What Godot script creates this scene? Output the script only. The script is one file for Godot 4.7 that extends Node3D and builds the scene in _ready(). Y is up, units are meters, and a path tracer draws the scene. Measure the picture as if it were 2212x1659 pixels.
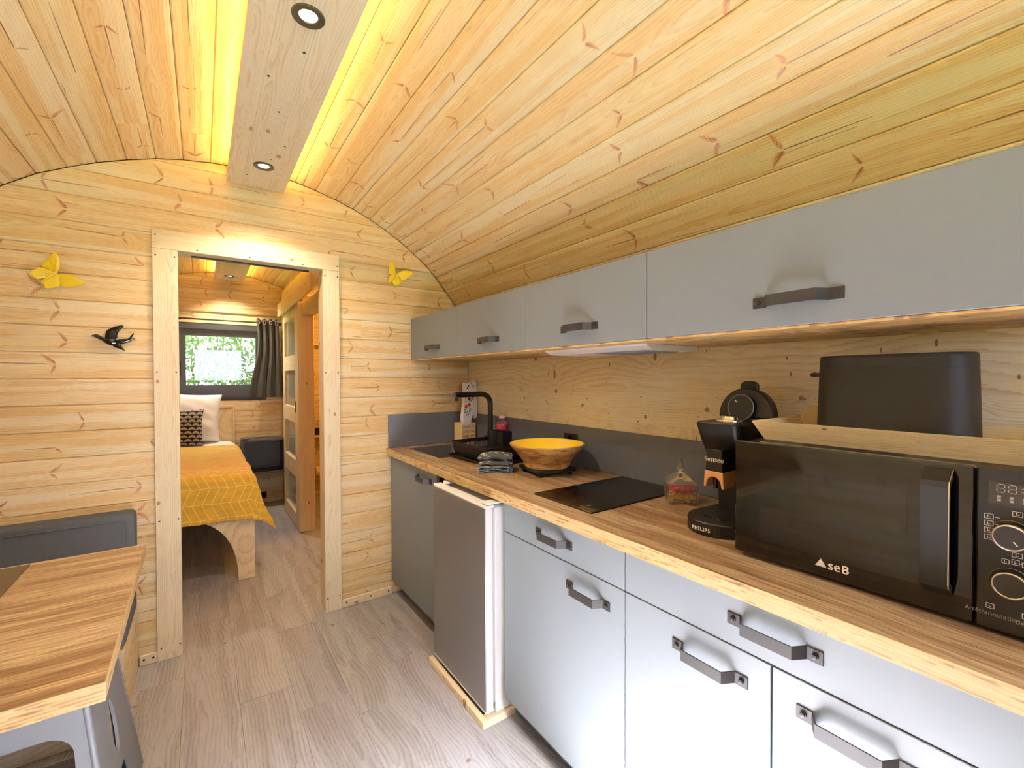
extends Node3D
# A wooden caravan cabin: kitchen on the right, dining corner on the left, bedroom behind the open doorway.
# x right, y up, z toward the camera; the partition with the doorway is the plane z = 0, the floor is y = 0.

var rng := RandomNumberGenerator.new()
var used := {}
var m := {}
var J: Array[Vector2] = []          # the joints of the ceiling boards, left to right

# ---------------------------------------------------------------- naming
func numbered(n: String) -> String:
	if not used.has(n):
		used[n] = 0
		return n
	used[n] += 1
	return "%s_%03d" % [n, used[n]]

func tag(o: Node3D, label: String, category: String, group := "") -> Node3D:
	o.set_meta("label", label)
	o.set_meta("category", category)
	if group != "":
		o.set_meta("group", group)
	return o

func thing(n: String, label: String, category: String, at := Vector3.ZERO, turn := 0.0, group := "") -> Node3D:
	var o := Node3D.new()
	o.name = numbered(n)
	add_child(o)
	o.position = at
	o.rotation.y = turn
	tag(o, label, category, group)
	return o

func structure(n: String) -> Node3D:
	var o := Node3D.new()
	o.name = numbered(n)
	add_child(o)
	o.set_meta("kind", "structure")
	return o

func part(n: String, st: SurfaceTool, mat: Material, parent: Node, label := "") -> MeshInstance3D:
	st.set_material(mat)
	var mi := MeshInstance3D.new()
	mi.mesh = st.commit()
	if parent == self:
		mi.name = numbered(n)
		add_child(mi)
	else:
		mi.name = n
		parent.add_child(mi, true)
	if label != "":
		mi.set_meta("label", label)
	return mi

# ---------------------------------------------------------------- shapes
func S(tint := Color.WHITE) -> SurfaceTool:
	var st := SurfaceTool.new()
	st.begin(Mesh.PRIMITIVE_TRIANGLES)
	st.set_color(tint)
	return st

func tri3(st: SurfaceTool, p: Array, n: Array, uv: Array) -> void:
	var mid: Vector3 = n[0] + n[1] + n[2]
	var cr: Vector3 = (p[1] - p[0]).cross(p[2] - p[0])
	var order := [0, 1, 2] if cr.dot(mid) < 0.0 else [0, 2, 1]
	for k in order:
		st.set_normal(n[k])
		st.set_uv(uv[k])
		st.add_vertex(p[k])

func quad4(st: SurfaceTool, p: Array, n: Vector3, uv: Array) -> void:
	tri3(st, [p[0], p[1], p[2]], [n, n, n], [uv[0], uv[1], uv[2]])
	tri3(st, [p[0], p[2], p[3]], [n, n, n], [uv[0], uv[2], uv[3]])

func flat_uv(p: Vector3, ax: int) -> Vector2:
	if ax == 0:
		return Vector2(p.z, -p.y)
	if ax == 1:
		return Vector2(p.x, p.z)
	return Vector2(p.x, -p.y)

# UVs along the grain: gax the grain axis, wax the axis across the board, lo..hi its width, one row of an atlas
func grain(gax: int, wax: int, lo: float, hi: float, row: int, rows: int, length: float, off := 0.0, fu := 1.0, fv := false) -> Callable:
	var tax := 3 - gax - wax
	return func(p: Vector3, f: int) -> Vector2:
		var u: float = p[gax] / length * fu + off
		var t: float = (p[wax] - lo) / maxf(hi - lo, 1e-5)
		if f == wax:
			t = fposmod(t * 0.9 + p[tax] / maxf(hi - lo, 1e-5), 1.0)
		elif f == gax:
			u = off + p[tax] * 0.1
		t = clampf(t, 0.0, 1.0)
		if fv:
			t = 1.0 - t
		return Vector2(u, (row + 0.03 + 0.94 * t) / rows)

# a box from a to b with its edges chamfered by c
func bx(st: SurfaceTool, a: Vector3, b: Vector3, c := 0.0, uvf = null, xf := Transform3D()) -> void:
	if uvf == null:
		uvf = flat_uv
	var lo := Vector3(minf(a.x, b.x), minf(a.y, b.y), minf(a.z, b.z))
	var hi := Vector3(maxf(a.x, b.x), maxf(a.y, b.y), maxf(a.z, b.z))
	var s := hi - lo
	c = minf(c, 0.49 * minf(s.x, minf(s.y, s.z)))
	for ax in 3:
		var o1 := (ax + 1) % 3
		var o2 := (ax + 2) % 3
		for sd in [-1, 1]:
			var pts := []
			var n := Vector3.ZERO
			n[ax] = sd
			for q in [[-1, -1], [1, -1], [1, 1], [-1, 1]]:
				var p := Vector3.ZERO
				p[ax] = hi[ax] if sd > 0 else lo[ax]
				p[o1] = hi[o1] - c if q[0] > 0 else lo[o1] + c
				p[o2] = hi[o2] - c if q[1] > 0 else lo[o2] + c
				pts.append(p)
			var uvs := pts.map(func(p): return uvf.call(p, ax))
			quad4(st, pts.map(func(p): return xf * p), (xf.basis * n).normalized(), uvs)
			if c > 0.0:
				for s2 in [-1, 1]:      # the chamfer between the faces ax and o1
					var q4 := []
					for e in [-1, 1]:
						var p1 := Vector3.ZERO
						p1[ax] = hi[ax] if sd > 0 else lo[ax]
						p1[o1] = hi[o1] - c if s2 > 0 else lo[o1] + c
						p1[o2] = hi[o2] - c if e > 0 else lo[o2] + c
						var p2 := p1
						p2[ax] = hi[ax] - c if sd > 0 else lo[ax] + c
						p2[o1] = hi[o1] if s2 > 0 else lo[o1]
						if e < 0:
							q4.append(p1)
							q4.append(p2)
						else:
							q4.append(p2)
							q4.append(p1)
					var n2 := Vector3.ZERO
					n2[ax] = sd
					n2[o1] = s2
					var uv2 := q4.map(func(p): return uvf.call(p, ax))
					quad4(st, q4.map(func(p): return xf * p), (xf.basis * n2).normalized(), uv2)
	if c > 0.0:
		for sx in [-1, 1]:
			for sy in [-1, 1]:
				for sz in [-1, 1]:
					var sg := Vector3(sx, sy, sz)
					var tp := []
					for ax in 3:
						var p := Vector3.ZERO
						for k in 3:
							var edge: float = hi[k] if sg[k] > 0 else lo[k]
							p[k] = edge if k == ax else edge - sg[k] * c
						tp.append(p)
					var n3: Vector3 = (xf.basis * sg).normalized()
					tri3(st, tp.map(func(p): return xf * p), [n3, n3, n3], tp.map(func(p): return uvf.call(p, 0)))

# rows of points to a smooth surface; a repeated row or column makes a crease
func grid(st: SurfaceTool, rows: Array, closed := false, flip := false, uvs := Vector2.ONE, uv_off := Vector2.ZERO) -> void:
	var ni := rows.size()
	var nj: int = rows[0].size()
	var norms := []
	for i in ni:
		var line := PackedVector3Array()
		for j in nj:
			var p: Vector3 = rows[i][j]
			var i0 := maxi(i - 1, 0)
			var i1 := mini(i + 1, ni - 1)
			var j0 := (j - 1 + nj) % nj if closed else maxi(j - 1, 0)
			var j1 := (j + 1) % nj if closed else mini(j + 1, nj - 1)
			if i0 != i and rows[i0][j].distance_squared_to(p) < 1e-12 and i1 != i:
				i0 = i
			elif i1 != i and rows[i1][j].distance_squared_to(p) < 1e-12:
				i1 = i
			if rows[i][j0].distance_squared_to(p) < 1e-12:
				j0 = j
			elif rows[i][j1].distance_squared_to(p) < 1e-12:
				j1 = j
			var di: Vector3 = rows[i1][j] - rows[i0][j]
			var dj: Vector3 = rows[i][j1] - rows[i][j0]
			if dj.length_squared() < 1e-14:       # a pole
				var k := i + 1 if i == 0 or rows[i - 1][j].distance_squared_to(rows[i - 1][(j + 1) % nj]) < 1e-14 else i - 1
				k = clampi(k, 0, ni - 1)
				dj = rows[k][(j + 1) % nj] - rows[k][(j - 1 + nj) % nj]
			var n := di.cross(dj)
			n = n.normalized() if n.length_squared() > 1e-20 else Vector3.UP
			line.append(-n if flip else n)
		norms.append(line)
	var jn := nj if closed else nj - 1
	for i in ni - 1:
		for j in jn:
			var k := (j + 1) % nj
			var p := [rows[i][j], rows[i + 1][j], rows[i + 1][k], rows[i][k]]
			var n := [norms[i][j], norms[i + 1][j], norms[i + 1][k], norms[i][k]]
			var u0 := float(j) / jn
			var u1 := float(j + 1) / jn
			var v0 := float(i) / (ni - 1)
			var v1 := float(i + 1) / (ni - 1)
			var uv := [uv_off + uvs * Vector2(u0, v0), uv_off + uvs * Vector2(u0, v1), uv_off + uvs * Vector2(u1, v1), uv_off + uvs * Vector2(u1, v0)]
			if p[0].distance_squared_to(p[1]) < 1e-14 and p[2].distance_squared_to(p[3]) < 1e-14:
				continue
			for t in [[0, 1, 2], [0, 2, 3]]:
				if (p[t[1]] - p[t[0]]).cross(p[t[2]] - p[t[0]]).length_squared() > 1e-20:
					tri3(st, [p[t[0]], p[t[1]], p[t[2]]], [n[t[0]], n[t[1]], n[t[2]]], [uv[t[0]], uv[t[1]], uv[t[2]]])

# a turned shape: profile of (radius, height), bottom to top for an outside
func lathe(st: SurfaceTool, prof: Array, seg := 32, xf := Transform3D(), flip := false, uvs := Vector2.ONE) -> void:
	var rows := []
	for q in prof:
		var line := PackedVector3Array()
		for j in seg + 1:
			var a := TAU * j / seg
			line.append(xf * Vector3(q.x * cos(a), q.y, q.x * sin(a)))
		rows.append(line)
	# close by hand so that UVs do not wrap
	var ring := []
	for r in rows:
		var l2: PackedVector3Array = r.duplicate()
		l2.resize(seg)
		ring.append(l2)
	grid(st, ring, true, flip, uvs)

func tube(st: SurfaceTool, path: Array, r: float, seg := 12, caps := true) -> void:
	var rows := []
	var n := path.size()
	var side := Vector3.ZERO
	for i in n:
		var d: Vector3 = (path[mini(i + 1, n - 1)] - path[maxi(i - 1, 0)]).normalized()
		if i == 0:
			side = d.cross(Vector3.UP if absf(d.y) < 0.9 else Vector3.RIGHT).normalized()
		else:
			side = (side - d * side.dot(d)).normalized()
		var up := d.cross(side)
		var line := PackedVector3Array()
		for j in seg:
			var a := TAU * j / seg
			line.append(path[i] + (side * cos(a) + up * sin(a)) * r)
		rows.append(line)
	if caps:
		var c0 := PackedVector3Array()
		var c1 := PackedVector3Array()
		for j in seg:
			c0.append(path[0])
			c1.append(path[n - 1])
		rows.insert(0, rows[0].duplicate())
		rows.insert(0, c0)
		rows.append(rows[rows.size() - 1].duplicate())
		rows.append(c1)
	grid(st, rows, true, true)

func arc(c: Vector2, r: float, a0: float, a1: float, n: int) -> Array:
	var out := []
	for i in n + 1:
		var a := deg_to_rad(lerpf(a0, a1, float(i) / n))
		out.append(c + r * Vector2(cos(a), sin(a)))
	return out

func round_rect(x0: float, y0: float, x1: float, y1: float, r: float, n := 5) -> PackedVector2Array:
	var o := PackedVector2Array()
	o.append_array(PackedVector2Array(arc(Vector2(x1 - r, y0 + r), r, -90, 0, n)))
	o.append_array(PackedVector2Array(arc(Vector2(x1 - r, y1 - r), r, 0, 90, n)))
	o.append_array(PackedVector2Array(arc(Vector2(x0 + r, y1 - r), r, 90, 180, n)))
	o.append_array(PackedVector2Array(arc(Vector2(x0 + r, y0 + r), r, 180, 270, n)))
	return o

func ccw(poly: PackedVector2Array) -> PackedVector2Array:
	if Geometry2D.is_polygon_clockwise(poly):
		poly.reverse()
	return poly

# an outline in x, y pulled out from z0 to z1, the front edge bevelled by b (for outlines whose inset keeps its corners)
func slab(st: SurfaceTool, poly: PackedVector2Array, z0: float, z1: float, b := 0.0, xf := Transform3D(), uvf = null, back := true) -> void:
	if uvf == null:
		uvf = flat_uv
	poly = ccw(poly)
	var n := poly.size()
	var inner := PackedVector2Array()
	for i in n:
		var p := poly[i]
		var d0 := (p - poly[(i - 1 + n) % n]).normalized()
		var d1 := (poly[(i + 1) % n] - p).normalized()
		var n0 := Vector2(-d0.y, d0.x)
		var n1 := Vector2(-d1.y, d1.x)
		var k := n0 + n1
		var l := maxf(k.length_squared(), 0.5)
		inner.append(p + k * (2.0 * b / l))
	var top := inner if b > 0.0 else poly
	var tris := Geometry2D.triangulate_polygon(top)
	for t in range(0, tris.size(), 3):
		var q := [top[tris[t]], top[tris[t + 1]], top[tris[t + 2]]]
		var p3 := q.map(func(v): return Vector3(v.x, v.y, z1))
		var nz: Vector3 = (xf.basis * Vector3(0, 0, 1)).normalized()
		tri3(st, p3.map(func(v): return xf * v), [nz, nz, nz], p3.map(func(v): return uvf.call(v, 2)))
	if back:
		var tb := Geometry2D.triangulate_polygon(poly)
		for t in range(0, tb.size(), 3):
			var q := [poly[tb[t]], poly[tb[t + 1]], poly[tb[t + 2]]]
			var p3 := q.map(func(v): return Vector3(v.x, v.y, z0))
			var nz: Vector3 = (xf.basis * Vector3(0, 0, -1)).normalized()
			tri3(st, p3.map(func(v): return xf * v), [nz, nz, nz], p3.map(func(v): return uvf.call(v, 2)))
	for i in n:
		var k := (i + 1) % n
		var d := (poly[k] - poly[i]).normalized()
		var out := Vector3(d.y, -d.x, 0)
		var ax := 0 if absf(out.x) > absf(out.y) else 1
		var zb := z1 - b
		var p := [Vector3(poly[i].x, poly[i].y, z0), Vector3(poly[k].x, poly[k].y, z0), Vector3(poly[k].x, poly[k].y, zb), Vector3(poly[i].x, poly[i].y, zb)]
		quad4(st, p.map(func(v): return xf * v), (xf.basis * out).normalized(), p.map(func(v): return uvf.call(v, ax)))
		if b > 0.0:
			var p2 := [Vector3(poly[i].x, poly[i].y, zb), Vector3(poly[k].x, poly[k].y, zb), Vector3(inner[k].x, inner[k].y, z1), Vector3(inner[i].x, inner[i].y, z1)]
			quad4(st, p2.map(func(v): return xf * v), (xf.basis * (out + Vector3(0, 0, 1))).normalized(), p2.map(func(v): return uvf.call(v, 2)))

# a face with holes, given as outline and holes in 2D: bridged by cutting it at the holes' middles
func holed(st: SurfaceTool, outline: PackedVector2Array, hole: PackedVector2Array, z0: float, z1: float, xf := Transform3D()) -> void:
	var c := Vector2.ZERO
	for p in hole:
		c += p / hole.size()
	var big := 50.0
	for sd in [-1.0, 1.0]:
		var half := PackedVector2Array([Vector2(c.x, -big), Vector2(c.x + sd * big, -big), Vector2(c.x + sd * big, big), Vector2(c.x, big)])
		for a in Geometry2D.intersect_polygons(outline, half):
			for b in Geometry2D.clip_polygons(a, hole):
				if b.size() > 2:
					slab(st, b, z0, z1, 0.0, xf)

# rings of points, closed around; both ends capped
func loft(st: SurfaceTool, rings: Array, flip := false, cap0 := true, cap1 := true) -> void:
	var rows := rings.duplicate()
	for e in [0, 1]:
		if (e == 0 and cap0) or (e == 1 and cap1):
			var ring: PackedVector3Array = rings[0 if e == 0 else rings.size() - 1]
			var c := Vector3.ZERO
			for p in ring:
				c += p / ring.size()
			var line := PackedVector3Array()
			for k in ring.size():
				line.append(c)
			if e == 0:
				rows.insert(0, ring.duplicate())
				rows.insert(0, line)
			else:
				rows.append(ring.duplicate())
				rows.append(line)
	grid(st, rows, true, flip)

# ---------------------------------------------------------------- materials
func mat(n: String, c: Color, rough := 0.6, metal := 0.0, tex: Texture2D = null) -> StandardMaterial3D:
	var o := StandardMaterial3D.new()
	o.resource_name = n
	o.albedo_color = c
	o.roughness = rough
	o.metallic = metal
	if tex:
		o.albedo_texture = tex
		o.vertex_color_use_as_albedo = true
	m[n] = o
	return o

func noise_bytes(w: int, h: int, sx: int, sy: int, freq: float, sd: int, octaves := 3) -> PackedByteArray:
	var f := FastNoiseLite.new()
	f.seed = sd
	f.frequency = freq
	f.fractal_octaves = octaves
	var im := f.get_image(maxi(w / sx, 2), maxi(h / sy, 2), false, false, true)
	im.convert(Image.FORMAT_L8)
	im.resize(w, h, Image.INTERPOLATE_CUBIC)
	return im.get_data()

# an atlas of boards, one under the other: growth rings cut lengthwise round a wandering pith, knots, cracks, fibres
func wood(w: int, h: int, rows: int, length: float, bw: float, sd: int, o: Dictionary) -> ImageTexture:
	var rg := RandomNumberGenerator.new()
	rg.seed = sd
	var rh := h / rows
	var fib := noise_bytes(w, h, 24, 1, 0.35, sd + 1)
	var blot := noise_bytes(w, h, o.get("band_u", 28), 2, o.get("band_f", 0.035), sd + 2, 4)
	var n1 := FastNoiseLite.new()
	n1.seed = sd + 3
	n1.frequency = 1.0
	n1.fractal_octaves = 3
	var light: Color = o.light
	var dark: Color = o.dark
	var heart: Color = o.heart
	var lut := PackedByteArray()
	lut.resize(64 * 256 * 3)
	for a in 64:
		for b in 256:
			var c := light.lerp(heart, a / 63.0).lerp(dark, b / 255.0)
			lut[(a * 256 + b) * 3] = int(clampf(c.r, 0, 1) * 255)
			lut[(a * 256 + b) * 3 + 1] = int(clampf(c.g, 0, 1) * 255)
			lut[(a * 256 + b) * 3 + 2] = int(clampf(c.b, 0, 1) * 255)
	var out := PackedByteArray()
	out.resize(w * h * 3)
	var rings: float = o.rings
	var contrast: float = o.contrast
	var fibre: float = o.get("fibre", 0.25)
	var heart_k: float = o.get("heart_k", 0.6)
	var wander: float = o.get("wander", 0.25)
	var blotch: float = o.get("blotch", 0.35)
	var px := length / w
	for r in rows:
		var pith := rg.randf_range(o.get("pith0", -0.5), o.get("pith1", 1.5)) * bw
		var depth := rg.randf_range(0.004, 0.03)
		var base := rg.randf_range(-0.12, 0.12)
		var hh := PackedFloat32Array()
		var ww := PackedFloat32Array()
		hh.resize(w)
		ww.resize(w)
		for x in w:
			var u := x * px
			var hx := depth + 0.022 * n1.get_noise_2d(u * 1.7, r * 31.7)
			hh[x] = hx * hx
			ww[x] = wander * bw * n1.get_noise_2d(u * 0.9, r * 17.3 + 500.0)
		var disp := PackedFloat32Array()
		disp.resize(w * rh)
		var knots := []
		var kn: float = o.get("knots", 0.0)
		var at := rg.randf_range(0.1, 0.5) * length / maxf(kn, 0.5)
		while kn > 0.0 and at < length - 0.05:
			var kv := rg.randf_range(0.35, 0.65) * bw if o.get("spike", false) else rg.randf_range(0.12, 0.88) * bw
			var kr := rg.randf_range(0.6, 1.25)
			knots.append([at, kv, kr, rg.randf()])
			at += rg.randf_range(0.5, 1.5) * length / kn
		for k in knots:
			var ru: float = (0.05 if o.get("spike", false) else 0.035) * k[2]
			var rv: float = 0.022 * k[2]
			var amp: float = rings * (0.010 if o.get("spike", false) else 0.016) * k[2]
			var x0 := maxi(int((k[0] - 2.6 * ru) / px), 0)
			var x1 := mini(int((k[0] + 2.6 * ru) / px), w - 1)
			for y in rh:
				var dv: float = ((y + 0.5) / rh * bw - k[1]) / rv
				if absf(dv) < 2.6:
					for x in range(x0, x1):
						var du: float = (x * px - k[0]) / ru
						disp[y * w + x] += amp * exp(-du * du - dv * dv)
		for y in rh:
			var v := (y + 0.5) / rh * bw
			var row := (r * rh + y) * w
			var edge := v / bw
			for x in w:
				var i := row + x
				var dv := v - pith + ww[x]
				var q := sqrt(dv * dv + hh[x])
				var fb := fib[i] / 255.0 - 0.5
				var bl := blot[i] / 255.0 - 0.5
				var s := q * rings + disp[y * w + x] + fb * 0.35 + bl * 1.2
				var f := s - floorf(s)
				var late := f * f * f
				var a := heart_k * (0.5 * (1.0 - smoothstep(0.2, 0.7, absf(dv) / bw)) + smoothstep(0.42, 0.66, bl + 0.5) * 0.75) + base
				var b := contrast * late * (0.75 + bl) + fibre * fb + fibre * 0.4
				var li := (clampi(int(a * 63.0), 0, 63) * 256 + clampi(int(b * 255.0), 0, 255)) * 3
				var oi := i * 3
				out[oi] = lut[li]
				out[oi + 1] = lut[li + 1]
				out[oi + 2] = lut[li + 2]
		# knots
		var kc: Color = o.get("knot", Color(0.6, 0.33, 0.16))
		for k in knots:
			if o.get("spike", false):
				for side in [-1.0, 1.0]:
					if rg.randf() < 0.12:
						continue
					var reach: float = (bw * rg.randf_range(0.28, 0.5)) * k[2]
					var lean := rg.randf_range(0.25, 1.25) * (1.0 if k[3] < 0.6 else -1.0)
					var dirv := Vector2(lean, side).normalized()
					leaf(out, w, r * rh, rh, px, bw / rh, Vector2(k[0], k[1] + side * 0.004), dirv, reach, (0.0038 * k[2] + 0.002) * rg.randf_range(0.6, 1.3), kc.lerp(heart, rg.randf_range(0.0, 0.3)), 0.95, rg.randf_range(-0.25, 0.25), 0.6)
					if rg.randf() < 0.6:
						leaf(out, w, r * rh, rh, px, bw / rh, Vector2(k[0], k[1] + side * 0.004), dirv, reach * rg.randf_range(0.4, 0.9), 0.0012, Color(0.38, 0.19, 0.09), 0.75, rg.randf_range(-0.1, 0.1))
				if rg.randf() < o.get("cracks", 0.0):
					var cl := rg.randf_range(0.06, 0.32)
					var sgn := 1.0 if rg.randf() < 0.7 else -1.0
					leaf(out, w, r * rh, rh, px, bw / rh, Vector2(k[0], k[1]), Vector2(sgn, rg.randf_range(-0.03, 0.03)).normalized(), cl, 0.0013, Color(0.32, 0.15, 0.06), 0.85)
			else:
				spot(out, w, r * rh, rh, px, bw / rh, Vector2(k[0], k[1]), 0.0085 * k[2], kc)
		for k in int(o.get("specks", 0)):
			spot(out, w, r * rh, rh, px, bw / rh, Vector2(rg.randf() * length, rg.randf_range(0.06, 0.94) * bw), rg.randf_range(0.0018, 0.0035), Color(0.3, 0.16, 0.08))
		for k in int(o.get("streaks", 0)):
			var c2: Color = Color(0.33, 0.2, 0.1) if rg.randf() < 0.6 else Color(0.86, 0.75, 0.56)
			leaf(out, w, r * rh, rh, px, bw / rh, Vector2(rg.randf() * length, rg.randf() * bw), Vector2(1, rg.randf_range(-0.04, 0.04)).normalized(), rg.randf_range(0.03, 0.22) * o.get("streak_l", 1.0), rg.randf_range(0.0006, 0.0018), c2, 0.55)
	return ImageTexture.create_from_image(Image.create_from_data(w, h, false, Image.FORMAT_RGB8, out))

func leaf(out: PackedByteArray, w: int, y0: int, rh: int, px: float, py: float, at: Vector2, dir: Vector2, reach: float, half: float, c: Color, k: float, bend := 0.0, soft := 0.0) -> void:
	var b := at + dir * reach
	var pad := half * 2 + absf(bend) * reach
	var xa := int((minf(at.x, b.x) - pad) / px)
	var xb := int((maxf(at.x, b.x) + pad) / px)
	var ya := maxi(int((minf(at.y, b.y) - pad) / py), 0)
	var yb := mini(int((maxf(at.y, b.y) + pad) / py) + 1, rh - 1)
	for y in range(ya, yb + 1):
		for x in range(maxi(xa, 0), mini(xb + 1, w)):
			var d := Vector2((x + 0.5) * px, (y + 0.5) * py) - at
			var t := d.dot(dir) / reach
			if t <= 0.0 or t >= 1.0:
				continue
			var wd := half * pow(sin(PI * sqrt(t)), 0.7) + py * 0.25
			var side := (d.dot(Vector2(-dir.y, dir.x)) - bend * reach * (t - t * t) * 2.0) / wd
			var e := 1.0 - smoothstep(0.55 - 0.5 * soft, 1.15 + 0.35 * soft, absf(side))
			if e <= 0.0:
				continue
			e *= k * (1.0 - 0.3 * soft * t) * (1.0 + 0.3 * soft * side)
			if soft > 0.0:
				e = minf(e * (0.75 + 0.5 * sin(side * 5.0 + t * 23.0) * soft), 0.95)
			var i := ((y0 + y) * w + x) * 3
			out[i] = int(lerpf(out[i], c.r * 255, e))
			out[i + 1] = int(lerpf(out[i + 1], c.g * 255, e))
			out[i + 2] = int(lerpf(out[i + 2], c.b * 255, e))

func spot(out: PackedByteArray, w: int, y0: int, rh: int, px: float, py: float, at: Vector2, r: float, c: Color) -> void:
	for y in range(maxi(int((at.y - r * 1.5) / py), 0), mini(int((at.y + r * 1.5) / py) + 1, rh)):
		for x in range(maxi(int((at.x - r * 1.5) / px), 0), mini(int((at.x + r * 1.5) / px) + 1, w)):
			var q := Vector2((x + 0.5) * px - at.x, (y + 0.5) * py - at.y).length() / r
			var e := (1.0 - smoothstep(0.7, 1.2, q)) * (0.7 + 0.3 * sin(q * 16.0))
			if e <= 0.0:
				continue
			var i := ((y0 + y) * w + x) * 3
			out[i] = int(lerpf(out[i], c.r * 255, e))
			out[i + 1] = int(lerpf(out[i + 1], c.g * 255, e))
			out[i + 2] = int(lerpf(out[i + 2], c.b * 255, e))

# ---------------------------------------------------------------- the place
func _ready() -> void:
	rng.seed = 7
	camera_and_light()
	make_materials()
	shell()
	partition()
	ceiling_beams()
	kitchen_units()
	worktop_things()
	dining()
	wall_ornaments()
	bedroom()
	outside()

func camera_and_light() -> void:
	var cam := Camera3D.new()
	cam.name = "camera"
	cam.fov = 2.0 * rad_to_deg(atan(829.5 / 957.48))
	cam.near = 0.02
	cam.far = 200.0
	cam.transform = Transform3D(Basis(Vector3(0.81934, -0.00301, 0.57331), Vector3(0.01041, 0.9999, -0.00962), Vector3(-0.57322, 0.01385, 0.81928)).orthonormalized(), Vector3(-0.2078, 1.3283, 2.6581))
	add_child(cam)
	cam.current = true
	var sky_m := ProceduralSkyMaterial.new()
	sky_m.sky_top_color = Color(0.42, 0.6, 0.92)
	sky_m.sky_horizon_color = Color(0.86, 0.92, 1.0)
	sky_m.ground_bottom_color = Color(0.4, 0.42, 0.36)
	sky_m.ground_horizon_color = Color(0.62, 0.66, 0.6)
	sky_m.sky_energy_multiplier = 1.0
	var sky := Sky.new()
	sky.sky_material = sky_m
	var e := Environment.new()
	e.background_mode = Environment.BG_SKY
	e.sky = sky
	e.background_energy_multiplier = 12.0
	e.tonemap_mode = Environment.TONE_MAPPER_LINEAR
	e.tonemap_exposure = 1.24
	e.sdfgi_enabled = true
	e.ssao_enabled = true
	e.ssil_enabled = true
	var we := WorldEnvironment.new()
	we.name = "world_environment"
	we.environment = e
	add_child(we)
	# the sun comes in through the glazed door behind the camera and lies on the floor just out of view
	var sun := DirectionalLight3D.new()
	sun.name = "sun"
	sun.light_color = Color(0.98, 0.975, 1.0)
	sun.light_energy = 168.0
	sun.light_angular_distance = 0.6
	sun.shadow_enabled = true
	sun.basis = Basis.looking_at(Vector3(0.055, -0.806, -1.0).normalized(), Vector3.UP)
	add_child(sun)

func omni(n: String, at: Vector3, energy: float, c: Color, size := 0.03) -> void:
	var l := OmniLight3D.new()
	l.name = numbered(n)
	l.position = at
	l.light_energy = energy
	l.light_color = c
	l.light_size = size
	l.omni_range = 8.0
	l.omni_attenuation = 2.0
	l.shadow_enabled = true
	add_child(l)

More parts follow.
